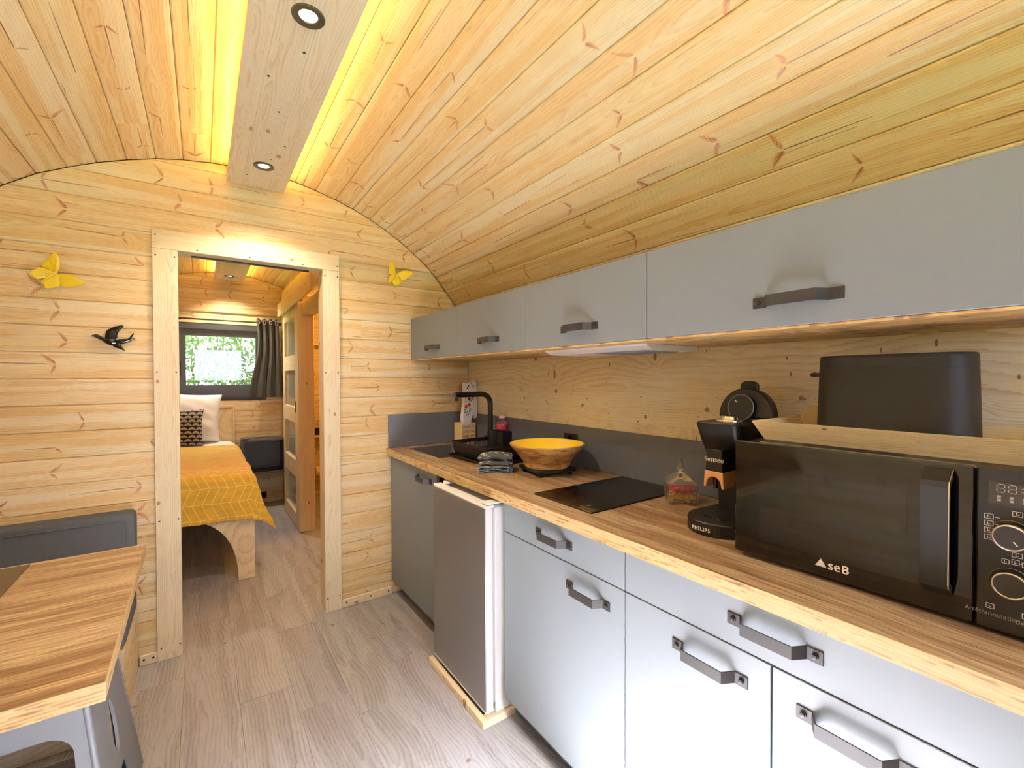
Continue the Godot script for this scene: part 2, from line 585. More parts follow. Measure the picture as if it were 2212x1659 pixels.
func make_materials() -> void:
	var pine_tex := wood(2048, 2048, 16, 2.9, 0.1135, 11, {"light": Color(0.965, 0.937, 0.815), "heart": Color(0.90, 0.80, 0.585), "dark": Color(0.60, 0.37, 0.18), "rings": 150.0, "contrast": 0.36, "fibre": 0.2, "knots": 7.0, "streaks": 8, "streak_l": 1.0, "spike": true, "cracks": 0.55, "knot": Color(0.60, 0.34, 0.19), "heart_k": 1.0, "pith0": -0.1, "pith1": 1.1})
	var pale_tex := wood(1024, 1024, 8, 1.4, 0.1, 23, {"light": Color(0.95, 0.925, 0.835), "heart": Color(0.92, 0.872, 0.75), "dark": Color(0.66, 0.47, 0.27), "rings": 160.0, "contrast": 0.34, "fibre": 0.12, "knots": 2.0, "knot": Color(0.55, 0.33, 0.18), "heart_k": 0.5})
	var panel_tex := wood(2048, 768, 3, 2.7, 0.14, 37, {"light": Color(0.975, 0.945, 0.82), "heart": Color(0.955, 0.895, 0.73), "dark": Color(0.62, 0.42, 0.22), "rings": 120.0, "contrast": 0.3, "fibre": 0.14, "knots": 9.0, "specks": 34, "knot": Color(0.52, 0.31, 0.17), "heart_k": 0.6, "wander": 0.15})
	var floor_tex := wood(1024, 1024, 8, 1.3, 0.19, 51, {"light": Color(0.685, 0.69, 0.715), "heart": Color(0.605, 0.60, 0.62), "dark": Color(0.36, 0.345, 0.35), "rings": 75.0, "contrast": 0.42, "fibre": 0.22, "knots": 0.9, "knot": Color(0.45, 0.38, 0.34), "heart_k": 0.7, "blotch": 0.6, "wander": 0.35})
	var top_tex := wood(2048, 768, 3, 2.7, 0.3, 67, {"light": Color(0.80, 0.715, 0.59), "heart": Color(0.58, 0.455, 0.32), "dark": Color(0.33, 0.235, 0.165), "rings": 60.0, "contrast": 0.46, "fibre": 0.6, "knots": 1.2, "knot": Color(0.4, 0.26, 0.16), "heart_k": 1.0, "blotch": 0.7, "streaks": 330, "wander": 0.35})
	var edge_tex := wood(2048, 96, 2, 2.7, 0.04, 71, {"light": Color(0.86, 0.77, 0.58), "heart": Color(0.78, 0.67, 0.46), "dark": Color(0.45, 0.3, 0.14), "rings": 160.0, "contrast": 0.3, "fibre": 0.5, "heart_k": 0.8, "streaks": 260, "streak_l": 0.3})
	mat("pine", Color.WHITE, 0.48, 0.0, pine_tex)
	mat("pale", Color.WHITE, 0.55, 0.0, pale_tex)
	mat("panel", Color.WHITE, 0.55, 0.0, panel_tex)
	mat("floor", Color.WHITE, 0.5, 0.0, floor_tex)
	mat("top", Color.WHITE, 0.45, 0.0, top_tex)
	mat("edge", Color.WHITE, 0.45, 0.0, edge_tex)
	mat("front", Color(0.425, 0.45, 0.465), 0.42)
	mat("dark_panel", Color(0.395, 0.41, 0.445), 0.4)
	mat("black", Color(0.045, 0.043, 0.042), 0.42)
	mat("matt_black", Color(0.075, 0.073, 0.073), 0.55)
	mat("gloss_black", Color(0.025, 0.024, 0.023), 0.06)
	mat("screw", Color(0.24, 0.22, 0.2), 0.4, 0.7)
	mat("iron", Color(0.19, 0.18, 0.175), 0.5, 0.3)
	mat("brushed", Color(0.60, 0.605, 0.61), 0.36, 0.85)
	mat("chrome", Color(0.85, 0.84, 0.82), 0.14, 1.0)
	mat("white_plastic", Color(0.92, 0.92, 0.92), 0.4)
	mat("grey_plastic", Color(0.44, 0.455, 0.475), 0.5)
	mat("gasket", Color(0.66, 0.66, 0.66), 0.7)
	mat("white_print", Color(0.9, 0.89, 0.86), 0.6)
	mat("grey_print", Color(0.55, 0.53, 0.5), 0.6)
	mat("yellow_enamel", Color(0.98, 0.84, 0.22), 0.3)
	mat("butterfly", Color(0.97, 0.86, 0.22), 0.25)
	mat("ceramic_black", Color(0.03, 0.026, 0.024), 0.08)
	mat("anthracite", Color(0.27, 0.27, 0.275), 0.45)
	mat("copper", Color(0.95, 0.74, 0.55), 0.3, 0.5)
	mat("dark_ring", Color(0.3, 0.27, 0.2), 0.35, 0.6)
	mat("white_cloth", Color(0.95, 0.945, 0.95), 0.9)
	var cl := mat("glass", Color(1, 1, 1, 0.06), 0.02)
	cl.transparency = BaseMaterial3D.TRANSPARENCY_ALPHA
	var fr := mat("frosted", Color(0.86, 0.89, 0.86, 0.35), 0.1)
	fr.transparency = BaseMaterial3D.TRANSPARENCY_ALPHA
	var cr := mat("crystal", Color(1, 0.98, 0.96, 0.05), 0.03)
	cr.refraction_enabled = true
	cr.refraction_scale = 0.05
	var li := mat("pink_liquid", Color(0.95, 0.25, 0.6, 0.25), 0.05)
	li.refraction_enabled = true
	li.refraction_scale = 0.033
	var em := mat("lamp_glow", Color(1, 0.95, 0.85), 0.5)
	em.emission_enabled = true
	em.emission = Color(1.0, 0.93, 0.8)
	em.emission_energy_multiplier = 3.0
	var le := mat("led_glow", Color(1, 0.7, 0.2), 0.5)
	le.emission_enabled = true
	le.emission = Color(1.0, 0.62, 0.1)
	le.emission_energy_multiplier = 2.0
	# woven grey upholstery
	var wv := Image.create(128, 128, false, Image.FORMAT_RGB8)
	rng.seed = 5
	for y in 128:
		for x in 128:
			var k := 0.30 + 0.05 * (1 if (x / 2 + y / 2) % 2 == 0 else -1) + rng.randf_range(-0.05, 0.05)
			wv.set_pixel(x, y, Color(k * 0.98, k, k * 1.03))
	var up := mat("upholstery", Color.WHITE, 0.95, 0.0, ImageTexture.create_from_image(wv))
	up.uv1_triplanar = true
	up.uv1_scale = Vector3(12, 12, 12)
	up.vertex_color_use_as_albedo = false
	mat("curtain", Color(0.285, 0.28, 0.275), 0.9)

# a board as a chamfered box with the grain along gax
func board(n: String, parent: Node, a: Vector3, b: Vector3, gax: int, wax: int, mt: String, rows: int, length: float, c := 0.003, tint := Color.WHITE, row := -1, xf := Transform3D()) -> MeshInstance3D:
	var st := S(tint)
	if row < 0:
		row = rng.randi() % rows
	bx(st, a, b, c, grain(gax, wax, minf(a[wax], b[wax]), maxf(a[wax], b[wax]), row, rows, length, rng.randf(), 1.0 if rng.randf() < 0.5 else -1.0, rng.randf() < 0.5), xf)
	return part(n, st, m[mt], parent)

func tone(v := 0.07) -> Color:
	var k := 1.0 - rng.randf() * v
	return Color(k, k * (1.0 - rng.randf() * 0.03), k * (1.0 - rng.randf() * 0.06))

func shell() -> void:
	rng.seed = 21
	for q in [[-1.225, 1.69], [-1.165, 1.78], [-1.10, 1.868], [-1.03, 1.95], [-0.95, 2.03], [-0.86, 2.115], [-0.764, 2.187], [-0.671, 2.237], [-0.577, 2.283], [-0.475, 2.323], [-0.373, 2.357], [-0.27, 2.380], [-0.163, 2.395], [-0.055, 2.404], [0.05, 2.407], [0.135, 2.404], [0.22, 2.395], [0.322, 2.374], [0.427, 2.346], [0.524, 2.315], [0.62, 2.275], [0.715, 2.228], [0.807, 2.175], [0.895, 2.113], [0.979, 2.050], [1.049, 1.982], [1.115, 1.903], [1.186, 1.815], [1.245, 1.73], [1.288, 1.66]]:
		J.append(Vector2(q[0], q[1]))
	# floor
	var fl := structure("floor")
	var st := S()
	bx(st, Vector3(-1.33, -0.09, -2.9), Vector3(1.4, -0.012, 4.2), 0.0)
	part("subfloor", st, m["anthracite"], fl)
	var col := 0
	var x := -1.24
	while x < 1.29:
		var z := -2.80 - 1.3 * fposmod(col * 0.37 + 0.2, 1.0)
		while z < 4.1:
			var z0 := maxf(z, -2.78)
			var z1 := minf(z + 1.298, 4.1)
			if z1 - z0 > 0.05:
				board("plank", fl, Vector3(x, -0.012, z0), Vector3(minf(x + 0.1905, 1.29), 0.0, z1), 2, 0, "floor", 8, 1.3, 0.0007, tone(0.06))
			z += 1.3
		x += 0.191
		col += 1
	# ceiling: every board a facet of the vault
	var ce := structure("ceiling")
	for i in J.size() - 1:
		var d := J[i + 1] - J[i]
		var wdt := d.length()
		d /= wdt
		for zz in [[0.0, 4.1], [-2.77, -0.117]]:
			var xf := Transform3D(Basis(Vector3(d.x, d.y, 0), Vector3(-d.y, d.x, 0), Vector3(0, 0, 1)), Vector3(J[i].x, J[i].y, 0))
			var s2 := S(tone(0.05))
			var row := (i * 5 + rng.randi() % 2) % 16
			bx(s2, Vector3(0.0004, 0, zz[0]), Vector3(wdt - 0.0004, 0.02, zz[1]), 0.0035, grain(2, 0, 0, wdt, row, 16, 3.6, rng.randf() * 0.12, 1.0 if i % 2 == 0 else -1.0, rng.randf() < 0.5), xf)
			part("board", s2, m["pine"], ce)
	# roof shell over the boards
	var ro := structure("roof")
	var s3 := S()
	for i in J.size() - 1:
		var d := (J[i + 1] - J[i])
		var wdt := d.length()
		d /= wdt
		var xf := Transform3D(Basis(Vector3(d.x, d.y, 0), Vector3(-d.y, d.x, 0), Vector3(0, 0, 1)), Vector3(J[i].x, J[i].y, 0))
		bx(s3, Vector3(-0.02, 0.024, -2.95), Vector3(wdt + 0.02, 0.08, 4.25), 0.0, null, xf)
	part("roof_shell", s3, m["anthracite"], ro)
	# side walls
	var wl := structure("wall_left")
	st = S()
	bx(st, Vector3(-1.36, -0.09, -2.95), Vector3(-1.246, 1.8, 4.25))
	part("wall_core", st, m["anthracite"], wl)
	var y := 0.0
	while y < 1.69:
		for zz in [[0.0, 4.1], [-2.77, -0.117]]:
			board("board", wl, Vector3(-1.245, y, zz[0]), Vector3(-1.225, minf(y + 0.113, 1.70), zz[1]), 2, 1, "pine", 16, 3.6, 0.0035, tone(0.05))
		y += 0.1135
	var wr := structure("wall_right")
	st = S()
	bx(st, Vector3(1.309, -0.09, -2.95), Vector3(1.42, 1.8, 4.25))
	part("wall_core", st, m["anthracite"], wr)
	# the glued pine panel behind the kitchen, in three staves
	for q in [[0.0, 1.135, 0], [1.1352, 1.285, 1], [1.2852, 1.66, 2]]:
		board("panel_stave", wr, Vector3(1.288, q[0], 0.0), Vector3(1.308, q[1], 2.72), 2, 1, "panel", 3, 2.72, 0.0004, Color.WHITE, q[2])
	y = 0.0
	while y < 1.66:
		board("board", wr, Vector3(1.288, y, 2.722), Vector3(1.308, minf(y + 0.113, 1.67), 4.1), 2, 1, "pine", 16, 3.6, 0.0035, tone(0.05))
		board("board", wr, Vector3(1.288, y, -2.77), Vector3(1.308, minf(y + 0.113, 1.67), -0.117), 2, 1, "pine", 16, 3.6, 0.0035, tone(0.05))
		y += 0.1135
	# the wall behind the camera, with the doorway that lets the daylight in
	var wf := structure("wall_front")
	gable_boards(wf, 4.1, 4.12, -1.0, [-0.41, 0.57, 1.285, 2.0])
	st = S()
	for q in [[-1.36, -0.44, -0.09, 2.42], [0.6, 1.42, -0.09, 2.42], [-0.44, 0.6, 2.03, 2.42], [-0.44, 0.6, -0.09, 1.26]]:
		bx(st, Vector3(q[0], q[2], 4.122), Vector3(q[1], q[3], 4.2))
	part("wall_core", st, m["anthracite"], wf)
	var d2 := structure("door_2")
	st = S()
	for q in [[-0.45, -0.405, 0.0, 2.04], [0.565, 0.61, 0.0, 2.04], [-0.405, 0.565, 1.995, 2.04], [-0.405, 0.565, 1.235, 1.29]]:
		bx(st, Vector3(q[0], q[2], 4.08), Vector3(q[1], q[3], 4.21), 0.004)
	part("door_frame", st, m["anthracite"], d2)
	board("door_panel", d2, Vector3(-0.4045, 0.01, 4.09), Vector3(0.5645, 1.2345, 4.098), 1, 0, "pine", 16, 2.9, 0.002)
	st = S()
	bx(st, Vector3(-0.4045, 1.2905, 4.14), Vector3(0.5645, 1.9945, 4.145))
	part("pane", st, m["glass"], d2)

func vault_polygon() -> PackedVector2Array:
	var p := PackedVector2Array([Vector2(1.288, -0.01)])
	for i in range(J.size() - 1, -1, -1):
		p.append(J[i])
	p.append(Vector2(-1.225, -0.01))
	return ccw(p)

# horizontal boards over the whole gable, cut to the vault, with an opening [x0, x1, y0, y1]
func gable_boards(parent: Node, z0: float, z1: float, face: float, open: Array) -> void:
	var vault := vault_polygon()
	var xf := Transform3D()
	for i in range(-5, 17):
		var yt := 1.8973 - i * 0.1135
		var yb := maxf(yt - 0.1135, 0.0)
		if yt <= 0.01:
			continue
		var spans := [[-1.3, 1.4]]
		if not open.is_empty() and yb < open[3] - 0.02 and yt > open[2] + 0.02:
			spans = [[-1.3, open[0]], [open[1], 1.4]]
		for sp in spans:
			var rect := PackedVector2Array([Vector2(sp[0], yb + 0.0004), Vector2(sp[1], yb + 0.0004), Vector2(sp[1], yt - 0.0004), Vector2(sp[0], yt - 0.0004)])
			for poly in Geometry2D.intersect_polygons(rect, vault):
				var st := S(tone(0.06))
				var uvf := grain(0, 1, yb, yt, rng.randi() % 16, 16, 2.9, rng.randf(), 1.0 if rng.randf() < 0.5 else -1.0, rng.randf() < 0.5)
				if face > 0.0:
					slab(st, poly, z0, z1, 0.0035, xf, uvf)
				else:
					var flipx := Transform3D(Basis(Vector3(-1, 0, 0), Vector3(0, 1, 0), Vector3(0, 0, -1)), Vector3(0, 0, z0 + z1))
					var mir := PackedVector2Array()
					for v in poly:
						mir.append(Vector2(-v.x, v.y))
					slab(st, mir, z0, z1, 0.0035, flipx, uvf)
				part("board", st, m["pine"], parent)

func screw_at(parent: Node, p: Vector3, n: Vector3, r := 0.0042) -> void:
	var st := S()
	var b := Basis(Quaternion(Vector3.UP, n))
	lathe(st, [Vector2(r, -0.002), Vector2(r, 0.0008), Vector2(r, 0.0008), Vector2(r * 0.75, 0.0012), Vector2(r * 0.45, 0.0002), Vector2(0, 0.0)], 10, Transform3D(b, p))
	part("screw", st, m["screw"], parent)

func partition() -> void:
	rng.seed = 33
	var w := structure("wall_back")
	gable_boards(w, -0.022, 0.0, 1.0, [-0.33, 0.385, 0.0, 1.97])
	var st := S()
	for q in [[-1.25, -0.33, 0.0, 2.0], [0.385, 1.3, 0.0, 1.72], [-0.85, 0.85, 2.0, 2.1], [-0.33, 0.385, 1.97, 2.0]]:
		bx(st, Vector3(q[0], q[2], -0.09), Vector3(q[1], q[3], -0.024))
	slab(st, PackedVector2Array([Vector2(-0.86, 2.1), Vector2(0.86, 2.1), Vector2(0.62, 2.26), Vector2(0.2, 2.39), Vector2(-0.16, 2.39), Vector2(-0.6, 2.26)]), -0.09, -0.024)
	slab(st, PackedVector2Array([Vector2(0.385, 1.71), Vector2(1.24, 1.71), Vector2(0.9, 2.1), Vector2(0.385, 2.1)]), -0.09, -0.024)
	slab(st, PackedVector2Array([Vector2(-1.2, 1.71), Vector2(-0.3, 1.71), Vector2(-0.3, 2.1), Vector2(-0.86, 2.1)]), -0.09, -0.024)
	part("wall_core", st, m["pale"], w)
	gable_boards(w, -0.117, -0.095, -1.0, [-0.33, 0.385, 0.0, 1.97])
	# the casing round the doorway, screwed on
	var d := structure("door_1")
	board("casing_board", d, Vector3(-0.3913, 0.0, 0.0), Vector3(-0.2963, 1.9375, 0.016), 1, 0, "pale", 8, 2.0, 0.0015, Color(1, 0.985, 0.95), 1)
	board("casing_board", d, Vector3(0.3516, 0.0, 0.0), Vector3(0.4401, 1.9365, 0.016), 1, 0, "pale", 8, 2.0, 0.0015, Color(1, 0.985, 0.95), 4)
	board("casing_board", d, Vector3(-0.3913, 1.938, 0.0), Vector3(0.4401, 2.0279, 0.016), 0, 1, "pale", 8, 2.0, 0.0015, Color(1, 0.97, 0.9), 2)
	board("lining_board", d, Vector3(-0.33, 0.0, -0.117), Vector3(-0.2995, 1.965, 0.0), 1, 2, "pale", 8, 2.0, 0.001, Color(0.96, 0.9, 0.8))
	board("lining_board", d, Vector3(0.3545, 0.0, -0.117), Vector3(0.385, 1.965, 0.0), 1, 2, "pale", 8, 2.0, 0.001, Color(0.96, 0.9, 0.8))
	board("lining_board", d, Vector3(-0.2993, 1.9395, -0.117), Vector3(0.3543, 1.965, 0.0), 0, 2, "pale", 8, 2.0, 0.001, Color(0.9, 0.87, 0.83))
	st = S()
	bx(st, Vector3(-0.245, 1.931, -0.078), Vector3(0.295, 1.9394, -0.062), 0.002)
	part("seal_strip", st, m["black"], d, "black strip under the head of the doorway")
	for q in [[-0.379, 2.0], [-0.379, 1.905], [-0.308, 1.905], [-0.379, 1.36], [-0.307, 1.36], [-0.378, 0.66], [-0.306, 0.66], [-0.377, 0.06], [-0.306, 0.06], [0.43, 1.965], [0.43, 1.905], [0.363, 1.905], [0.43, 1.36], [0.363, 1.36], [0.43, 0.08], [0.364, 0.08], [0.0, 1.95], [-0.22, 1.95], [0.25, 1.95]]:
		screw_at(d, Vector3(q[0], q[1], 0.016), Vector3(0, 0, 1), 0.0038)
	var bb := structure("baseboard_back")
	board("skirting", bb, Vector3(0.4405, 0.0, 0.0), Vector3(0.74, 0.048, 0.013), 0, 1, "pale", 8, 2.0, 0.003, Color(1, 0.97, 0.9))
	board("skirting", bb, Vector3(-0.458, 0.0, 0.0), Vector3(-0.3917, 0.048, 0.013), 0, 1, "pale", 8, 2.0, 0.003, Color(1, 0.97, 0.9))
	for px in [0.467, 0.607, 0.716, -0.441, -0.407]:
		screw_at(bb, Vector3(px, 0.027, 0.013), Vector3(0, 0, 1), 0.005)

func downlight(at: Vector3, label: String, energy: float) -> void:
	var t := thing("downlight", label, "downlight", at, 0.0, "recessed ceiling spotlights")
	var st := S()
	lathe(st, [Vector2(0.042, 0.0), Vector2(0.0425, -0.002), Vector2(0.0415, -0.0045), Vector2(0.0415, -0.0045), Vector2(0.026, -0.003), Vector2(0.026, -0.003), Vector2(0.023, 0.0)], 40, Transform3D(), true)
	part("trim_ring", st, m["dark_ring"], t)
	st = S()
	lathe(st, [Vector2(0, -0.0012), Vector2(0.015, -0.0016), Vector2(0.0235, -0.0006)], 32, Transform3D(), true)
	part("lens", st, m["lamp_glow"], t)
	var l := SpotLight3D.new()
	l.name = "spot"
	l.position = Vector3(0, -0.008, 0)
	l.rotation_degrees = Vector3(-90, 0, 0)
	l.spot_angle = 62.0
	l.spot_angle_attenuation = 0.7
	l.spot_range = 6.0
	l.spot_attenuation = 2.0
	l.light_energy = energy
	l.light_color = Color(1.0, 0.93, 0.83)
	l.light_size = 0.03
	l.shadow_enabled = true
	t.add_child(l)

func beam(z0: float, z1: float, yb: float, label: String, led_label: String, led_e: float) -> void:
	var t := thing("ceiling_beam", label, "beam", Vector3(0, 0, 0))
	var xs := [-0.097, -0.032, 0.068, 0.1577]
	for i in 3:
		board("lamella", t, Vector3(xs[i], yb, z0), Vector3(xs[i + 1] - 0.0002, yb + 0.03, z1), 2, 0, "pale", 8, 2.6, 0.0006, [Color(1, 0.99, 0.97), Color(0.95, 0.945, 0.92), Color(1, 0.99, 0.97)][i], [3, 5, 6][i])
	var st := S()
	bx(st, Vector3(-0.06, yb + 0.03, z0 + 0.02), Vector3(0.12, 2.409, z1 - 0.02))
	part("spacer", st, m["pale"], t)
	for zz in range(0, 12):
		var z := z0 + 0.14 + zz * 0.21
		if z < z1 - 0.05:
			screw_at(t, Vector3([-0.02, 0.055, 0.09, 0.035][zz % 4], yb, z + 0.03 * sin(zz * 2.3)), Vector3(0, -1, 0), 0.0045)
	for sd in [-1.0, 1.0]:
		var xl := -0.085 if sd < 0 else 0.1455
		var s := S()
		bx(s, Vector3(xl - 0.005, yb + 0.0305, z0 + 0.03), Vector3(xl + 0.005, yb + 0.0335, z1 - 0.03), 0.0005)
		var o := part("led_strip", s, m["led_glow"], self)
		tag(o, led_label % ["left" if sd < 0 else "right"], "led strip", "led strips on the ceiling beams")
		var a := AreaLight3D.new()
		a.name = numbered("led_light")
		a.area_size = Vector2(0.01, z1 - z0 - 0.06)
		a.light_energy = led_e
		a.light_color = Color(1.0, 0.79, 0.30)
		a.area_range = 4.0
		a.shadow_enabled = true
		# shines up and outwards from the upper edge of the beam
		var dir := Vector3(sd * 0.55, 1.0, 0.0).normalized()
		var bz := -dir
		var by := Vector3(0, 0, 1)
		a.transform = Transform3D(Basis(by.cross(bz), by, bz), Vector3(xl, yb + 0.036, (z0 + z1) * 0.5))
		add_child(a)

func ceiling_beams() -> void:
	rng.seed = 44
	beam(0.03, 4.0, 2.3107, "pale glued pine beam with spotlights hung lengthwise under the kitchen ceiling", "amber led strip along the %s upper edge of the kitchen ceiling beam", 0.9)
	beam(-2.70, -0.2, 2.33, "pale ceiling beam in the bedroom seen through the doorway", "amber led strip along the %s upper edge of the bedroom ceiling beam", 0.7)
	downlight(Vector3(0.039, 2.3105, 1.348), "black rimmed spotlight in the ceiling beam, the one nearer the camera", 1.0)
	downlight(Vector3(0.037, 2.3105, 0.313), "black rimmed spotlight in the ceiling beam just above the doorway wall", 1.0)
	downlight(Vector3(0.022, 2.3298, -2.47), "small spotlight in the bedroom ceiling beam seen through the doorway", 1.6)

# ---------------------------------------------------------------- kitchen units
func strap_handle(parent: Node, face: Vector3, length := 0.183) -> void:
	var h := 0.0125
	var o := [Vector2(0, 0.003), Vector2(0.027, 0.003), Vector2(0.042, 0.031), Vector2(length - 0.042, 0.031), Vector2(length - 0.027, 0.003), Vector2(length, 0.003)]
	var i := [Vector2(length, 0), Vector2(length - 0.0287, 0), Vector2(length - 0.0437, 0.028), Vector2(0.0437, 0.028), Vector2(0.0287, 0), Vector2(0, 0)]
	var xf := Transform3D(Basis(Vector3(0, 0, 1), Vector3(-1, 0, 0), Vector3(0, -1, 0)), face - Vector3(0, 0, length * 0.5))
	var st := S()
	slab(st, PackedVector2Array(o + i), -h, h, 0.0, xf)
	for z in [0.0125, length - 0.0125]:
		var b := Transform3D(Basis(Vector3(0, 1, 0), Vector3(-1, 0, 0), Vector3(0, 0, 1)), face + Vector3(-0.003, 0, z - length * 0.5))
		lathe(st, [Vector2(0.0062, 0), Vector2(0.0062, 0.0025), Vector2(0.0062, 0.0025), Vector2(0.0045, 0.0025), Vector2(0.0045, 0.0025), Vector2(0.0045, 0.006), Vector2(0.0045, 0.006), Vector2(0.0, 0.0066)], 12, b)
	part("handle", st, m["iron"], parent)

func front(n: String, parent: Node, z0: float, z1: float, y0: float, y1: float, x: float, handle_at := Vector2(-1, -1)) -> void:
	var st := S()
	bx(st, Vector3(x, y0, z0), Vector3(x + 0.0175, y1, z1), 0.0012)
	var d := part(n, st, m["front"], parent)
	if handle_at.x > 0.0:
		strap_handle(d, Vector3(x, handle_at.y, handle_at.x))

func kitchen_units() -> void:
	rng.seed = 55
	# wall cabinets
	var zs := [0.008, 0.614, 1.213, 1.810, 2.61]
	var hz := [0.328, 0.926, 1.522, 2.212]
	var wl := ["grey wall cabinet next to the doorway wall, first and smallest looking of the row", "second grey wall cabinet from the doorway wall, left of the extractor hood", "grey wall cabinet with the slim extractor hood under it", "wide grey wall cabinet over the microwave, nearest the camera"]
	for i in 4:
		var t := thing("wall_cabinet", wl[i], "cabinet", Vector3.ZERO, 0.0, "grey cabinets under the ceiling")
		var st := S()
		bx(st, Vector3(0.8905, 1.4432, zs[i] + 0.001), Vector3(1.255, 1.698, zs[i + 1] - 0.001), 0.0)
		part("carcass", st, m["dark_panel"], t)
		board("bottom_board", t, Vector3(0.8735, 1.4370, zs[i] + 0.0005), Vector3(1.2865, 1.4428, zs[i + 1] - 0.0005), 2, 0, "edge", 2, 2.7, 0.001, Color(1.0, 0.93, 0.8), i % 2)
		front("door", t, zs[i] + 0.0015, zs[i + 1] - 0.0015, 1.4432, 1.6992, 0.8716, Vector2(hz[i], 1.5025))
	# slim pull-out hood
	var h := thing("extractor_hood", "slim pale grey extractor hood under the third wall cabinet", "extractor hood")
	var st := S()
	slab(st, PackedVector2Array([Vector2(0.94, 1.4362), Vector2(0.945, 1.430), Vector2(0.975, 1.4195), Vector2(1.222, 1.4195), Vector2(1.222, 1.4362)]), 1.255, 1.755, 0.0)
	part("body", st, m["white_plastic"], h)
	st = S()
	for k in 9:
		bx(st, Vector3(1.0 + k * 0.022, 1.4178, 1.47), Vector3(1.01 + k * 0.022, 1.4196, 1.70))
	part("grille", st, m["grey_plastic"], h)
	for z in [1.36, 1.40]:
		st = S()
		lathe(st, [Vector2(0.0, -0.006), Vector2(0.005, -0.005), Vector2(0.005, 0.0)], 16, Transform3D(Basis(), Vector3(0.985, 1.4196, z)), true)
		part("button", st, m["white_plastic"], h)
	# base units
	var s := thing("sink_cabinet", "grey base cabinet under the sink in the corner by the doorway wall", "cabinet", Vector3.ZERO, 0.0, "grey base cabinets")
	st = S()
	bx(st, Vector3(0.754, 0.1, 0.004), Vector3(1.284, 0.66, 0.69))
	part("carcass", st, m["dark_panel"], s)
	st = S()
	bx(st, Vector3(0.80, 0.0, 0.016), Vector3(0.815, 0.099, 0.7))
	part("plinth", st, m["dark_panel"], s)
	st = S()
	bx(st, Vector3(0.757, 0.1, 0.705), Vector3(1.284, 0.8615, 0.723), 0.0008, grain(1, 0, 0.7, 1.3, 2, 8, 1.4))
	part("side_panel", st, m["pale"], s)
	front("door", s, 0.016, 0.66, 0.10, 0.858, 0.735, Vector2(0.512, 0.803))
	var a := thing("base_cabinet", "grey base cabinet with one drawer over a door right of the fridge", "cabinet", Vector3.ZERO, 0.0, "grey base cabinets")
	st = S()
	bx(st, Vector3(0.754, 0.1, 1.256), Vector3(1.284, 0.8605, 1.844))
	part("carcass", st, m["dark_panel"], a)
	st = S()
	bx(st, Vector3(0.80, 0.0, 1.256), Vector3(0.815, 0.099, 1.844))
	part("plinth", st, m["dark_panel"], a)
	front("drawer", a, 1.2555, 1.8445, 0.7445, 0.8585, 0.735, Vector2(1.545, 0.7995))
	front("door", a, 1.2555, 1.8445, 0.10, 0.7415, 0.735, Vector2(1.702, 0.6755))
	var b := thing("base_cabinet", "wide grey base cabinet under the microwave with one long drawer over two doors", "cabinet", Vector3.ZERO, 0.0, "grey base cabinets")
	st = S()
	bx(st, Vector3(0.754, 0.1, 1.847), Vector3(1.284, 0.8605, 2.608))
	part("carcass", st, m["dark_panel"], b)
	st = S()
	bx(st, Vector3(0.80, 0.0, 1.847), Vector3(0.815, 0.099, 2.608))
	part("plinth", st, m["dark_panel"], b)
	front("drawer", b, 1.8475, 2.6095, 0.7445, 0.8585, 0.735, Vector2(2.228, 0.8025))
	front("door", b, 1.8475, 2.2265, 0.10, 0.7415, 0.735, Vector2(2.089, 0.6775))
	front("door", b, 2.2295, 2.6095, 0.10, 0.7415, 0.735, Vector2(2.366, 0.6805))
	# fridge
	var f := thing("mini_fridge", "small fridge with a dull silver door between the grey base cabinets", "fridge")
	st = S()
	bx(st, Vector3(0.712, 0.03, 0.783), Vector3(1.24, 0.832, 1.228), 0.004)
	bx(st, Vector3(0.76, 0.832, 0.79), Vector3(1.24, 0.846, 1.222), 0.004)
	part("body", st, m["white_plastic"], f)
	st = S()
	bx(st, Vector3(0.6995, 0.07, 0.788), Vector3(0.7125, 0.83, 1.224), 0.002)
	part("gasket", st, m["gasket"], f)
	st = S()
	bx(st, Vector3(0.6655, 0.055, 0.778), Vector3(0.70, 0.835, 1.234), 0.005)
	bx(st, Vector3(0.6625, 0.832, 0.777), Vector3(0.704, 0.8425, 1.235), 0.003)
	bx(st, Vector3(0.6625, 0.047, 0.777), Vector3(0.704, 0.056, 1.235), 0.003)
	for z in [0.83, 1.09]:
		lathe(st, [Vector2(0.006, 0.0), Vector2(0.005, 0.002), Vector2(0, 0.0026)], 14, Transform3D(Basis().scaled(Vector3(0.7, 1, 1.9)), Vector3(0.683, 0.8424, z)))
	var fd := part("door", st, m["white_plastic"], f)
	st = S()
	bx(st, Vector3(0.6622, 0.0575, 0.7785), Vector3(0.6660, 0.8305, 1.2335), 0.0015)
	part("silver_sheet", st, m["brushed"], fd, "dull silver door front")
	st = S()
	bx(st, Vector3(0.668, 0.844, 1.192), Vector3(0.765, 0.853, 1.234), 0.003)
	part("hinge_cover", st, m["white_plastic"], f)
	st = S()
	slab(st, round_rect(0.7, -0.835, 0.775, -0.79, 0.02), 0.0, 0.01, 0.002, Transform3D(Basis(Vector3(1, 0, 0), Vector3(0, 0, -1), Vector3(0, 1, 0)), Vector3(0, 0.843, 0)))
	part("hinge_cover", st, m["white_plastic"], f)
	st = S()
	lathe(st, [Vector2(0.0, 0.0), Vector2(0.012, 0.0), Vector2(0.013, 0.02), Vector2(0.013, 0.03), Vector2(0.0, 0.03)], 16, Transform3D(Basis(), Vector3(0.69, 0.028, 1.2)))
	part("foot", st, m["white_plastic"], f)
	var pl := thing("fridge_base", "low pale wooden strips framing the floor in front of the fridge", "wood trim")
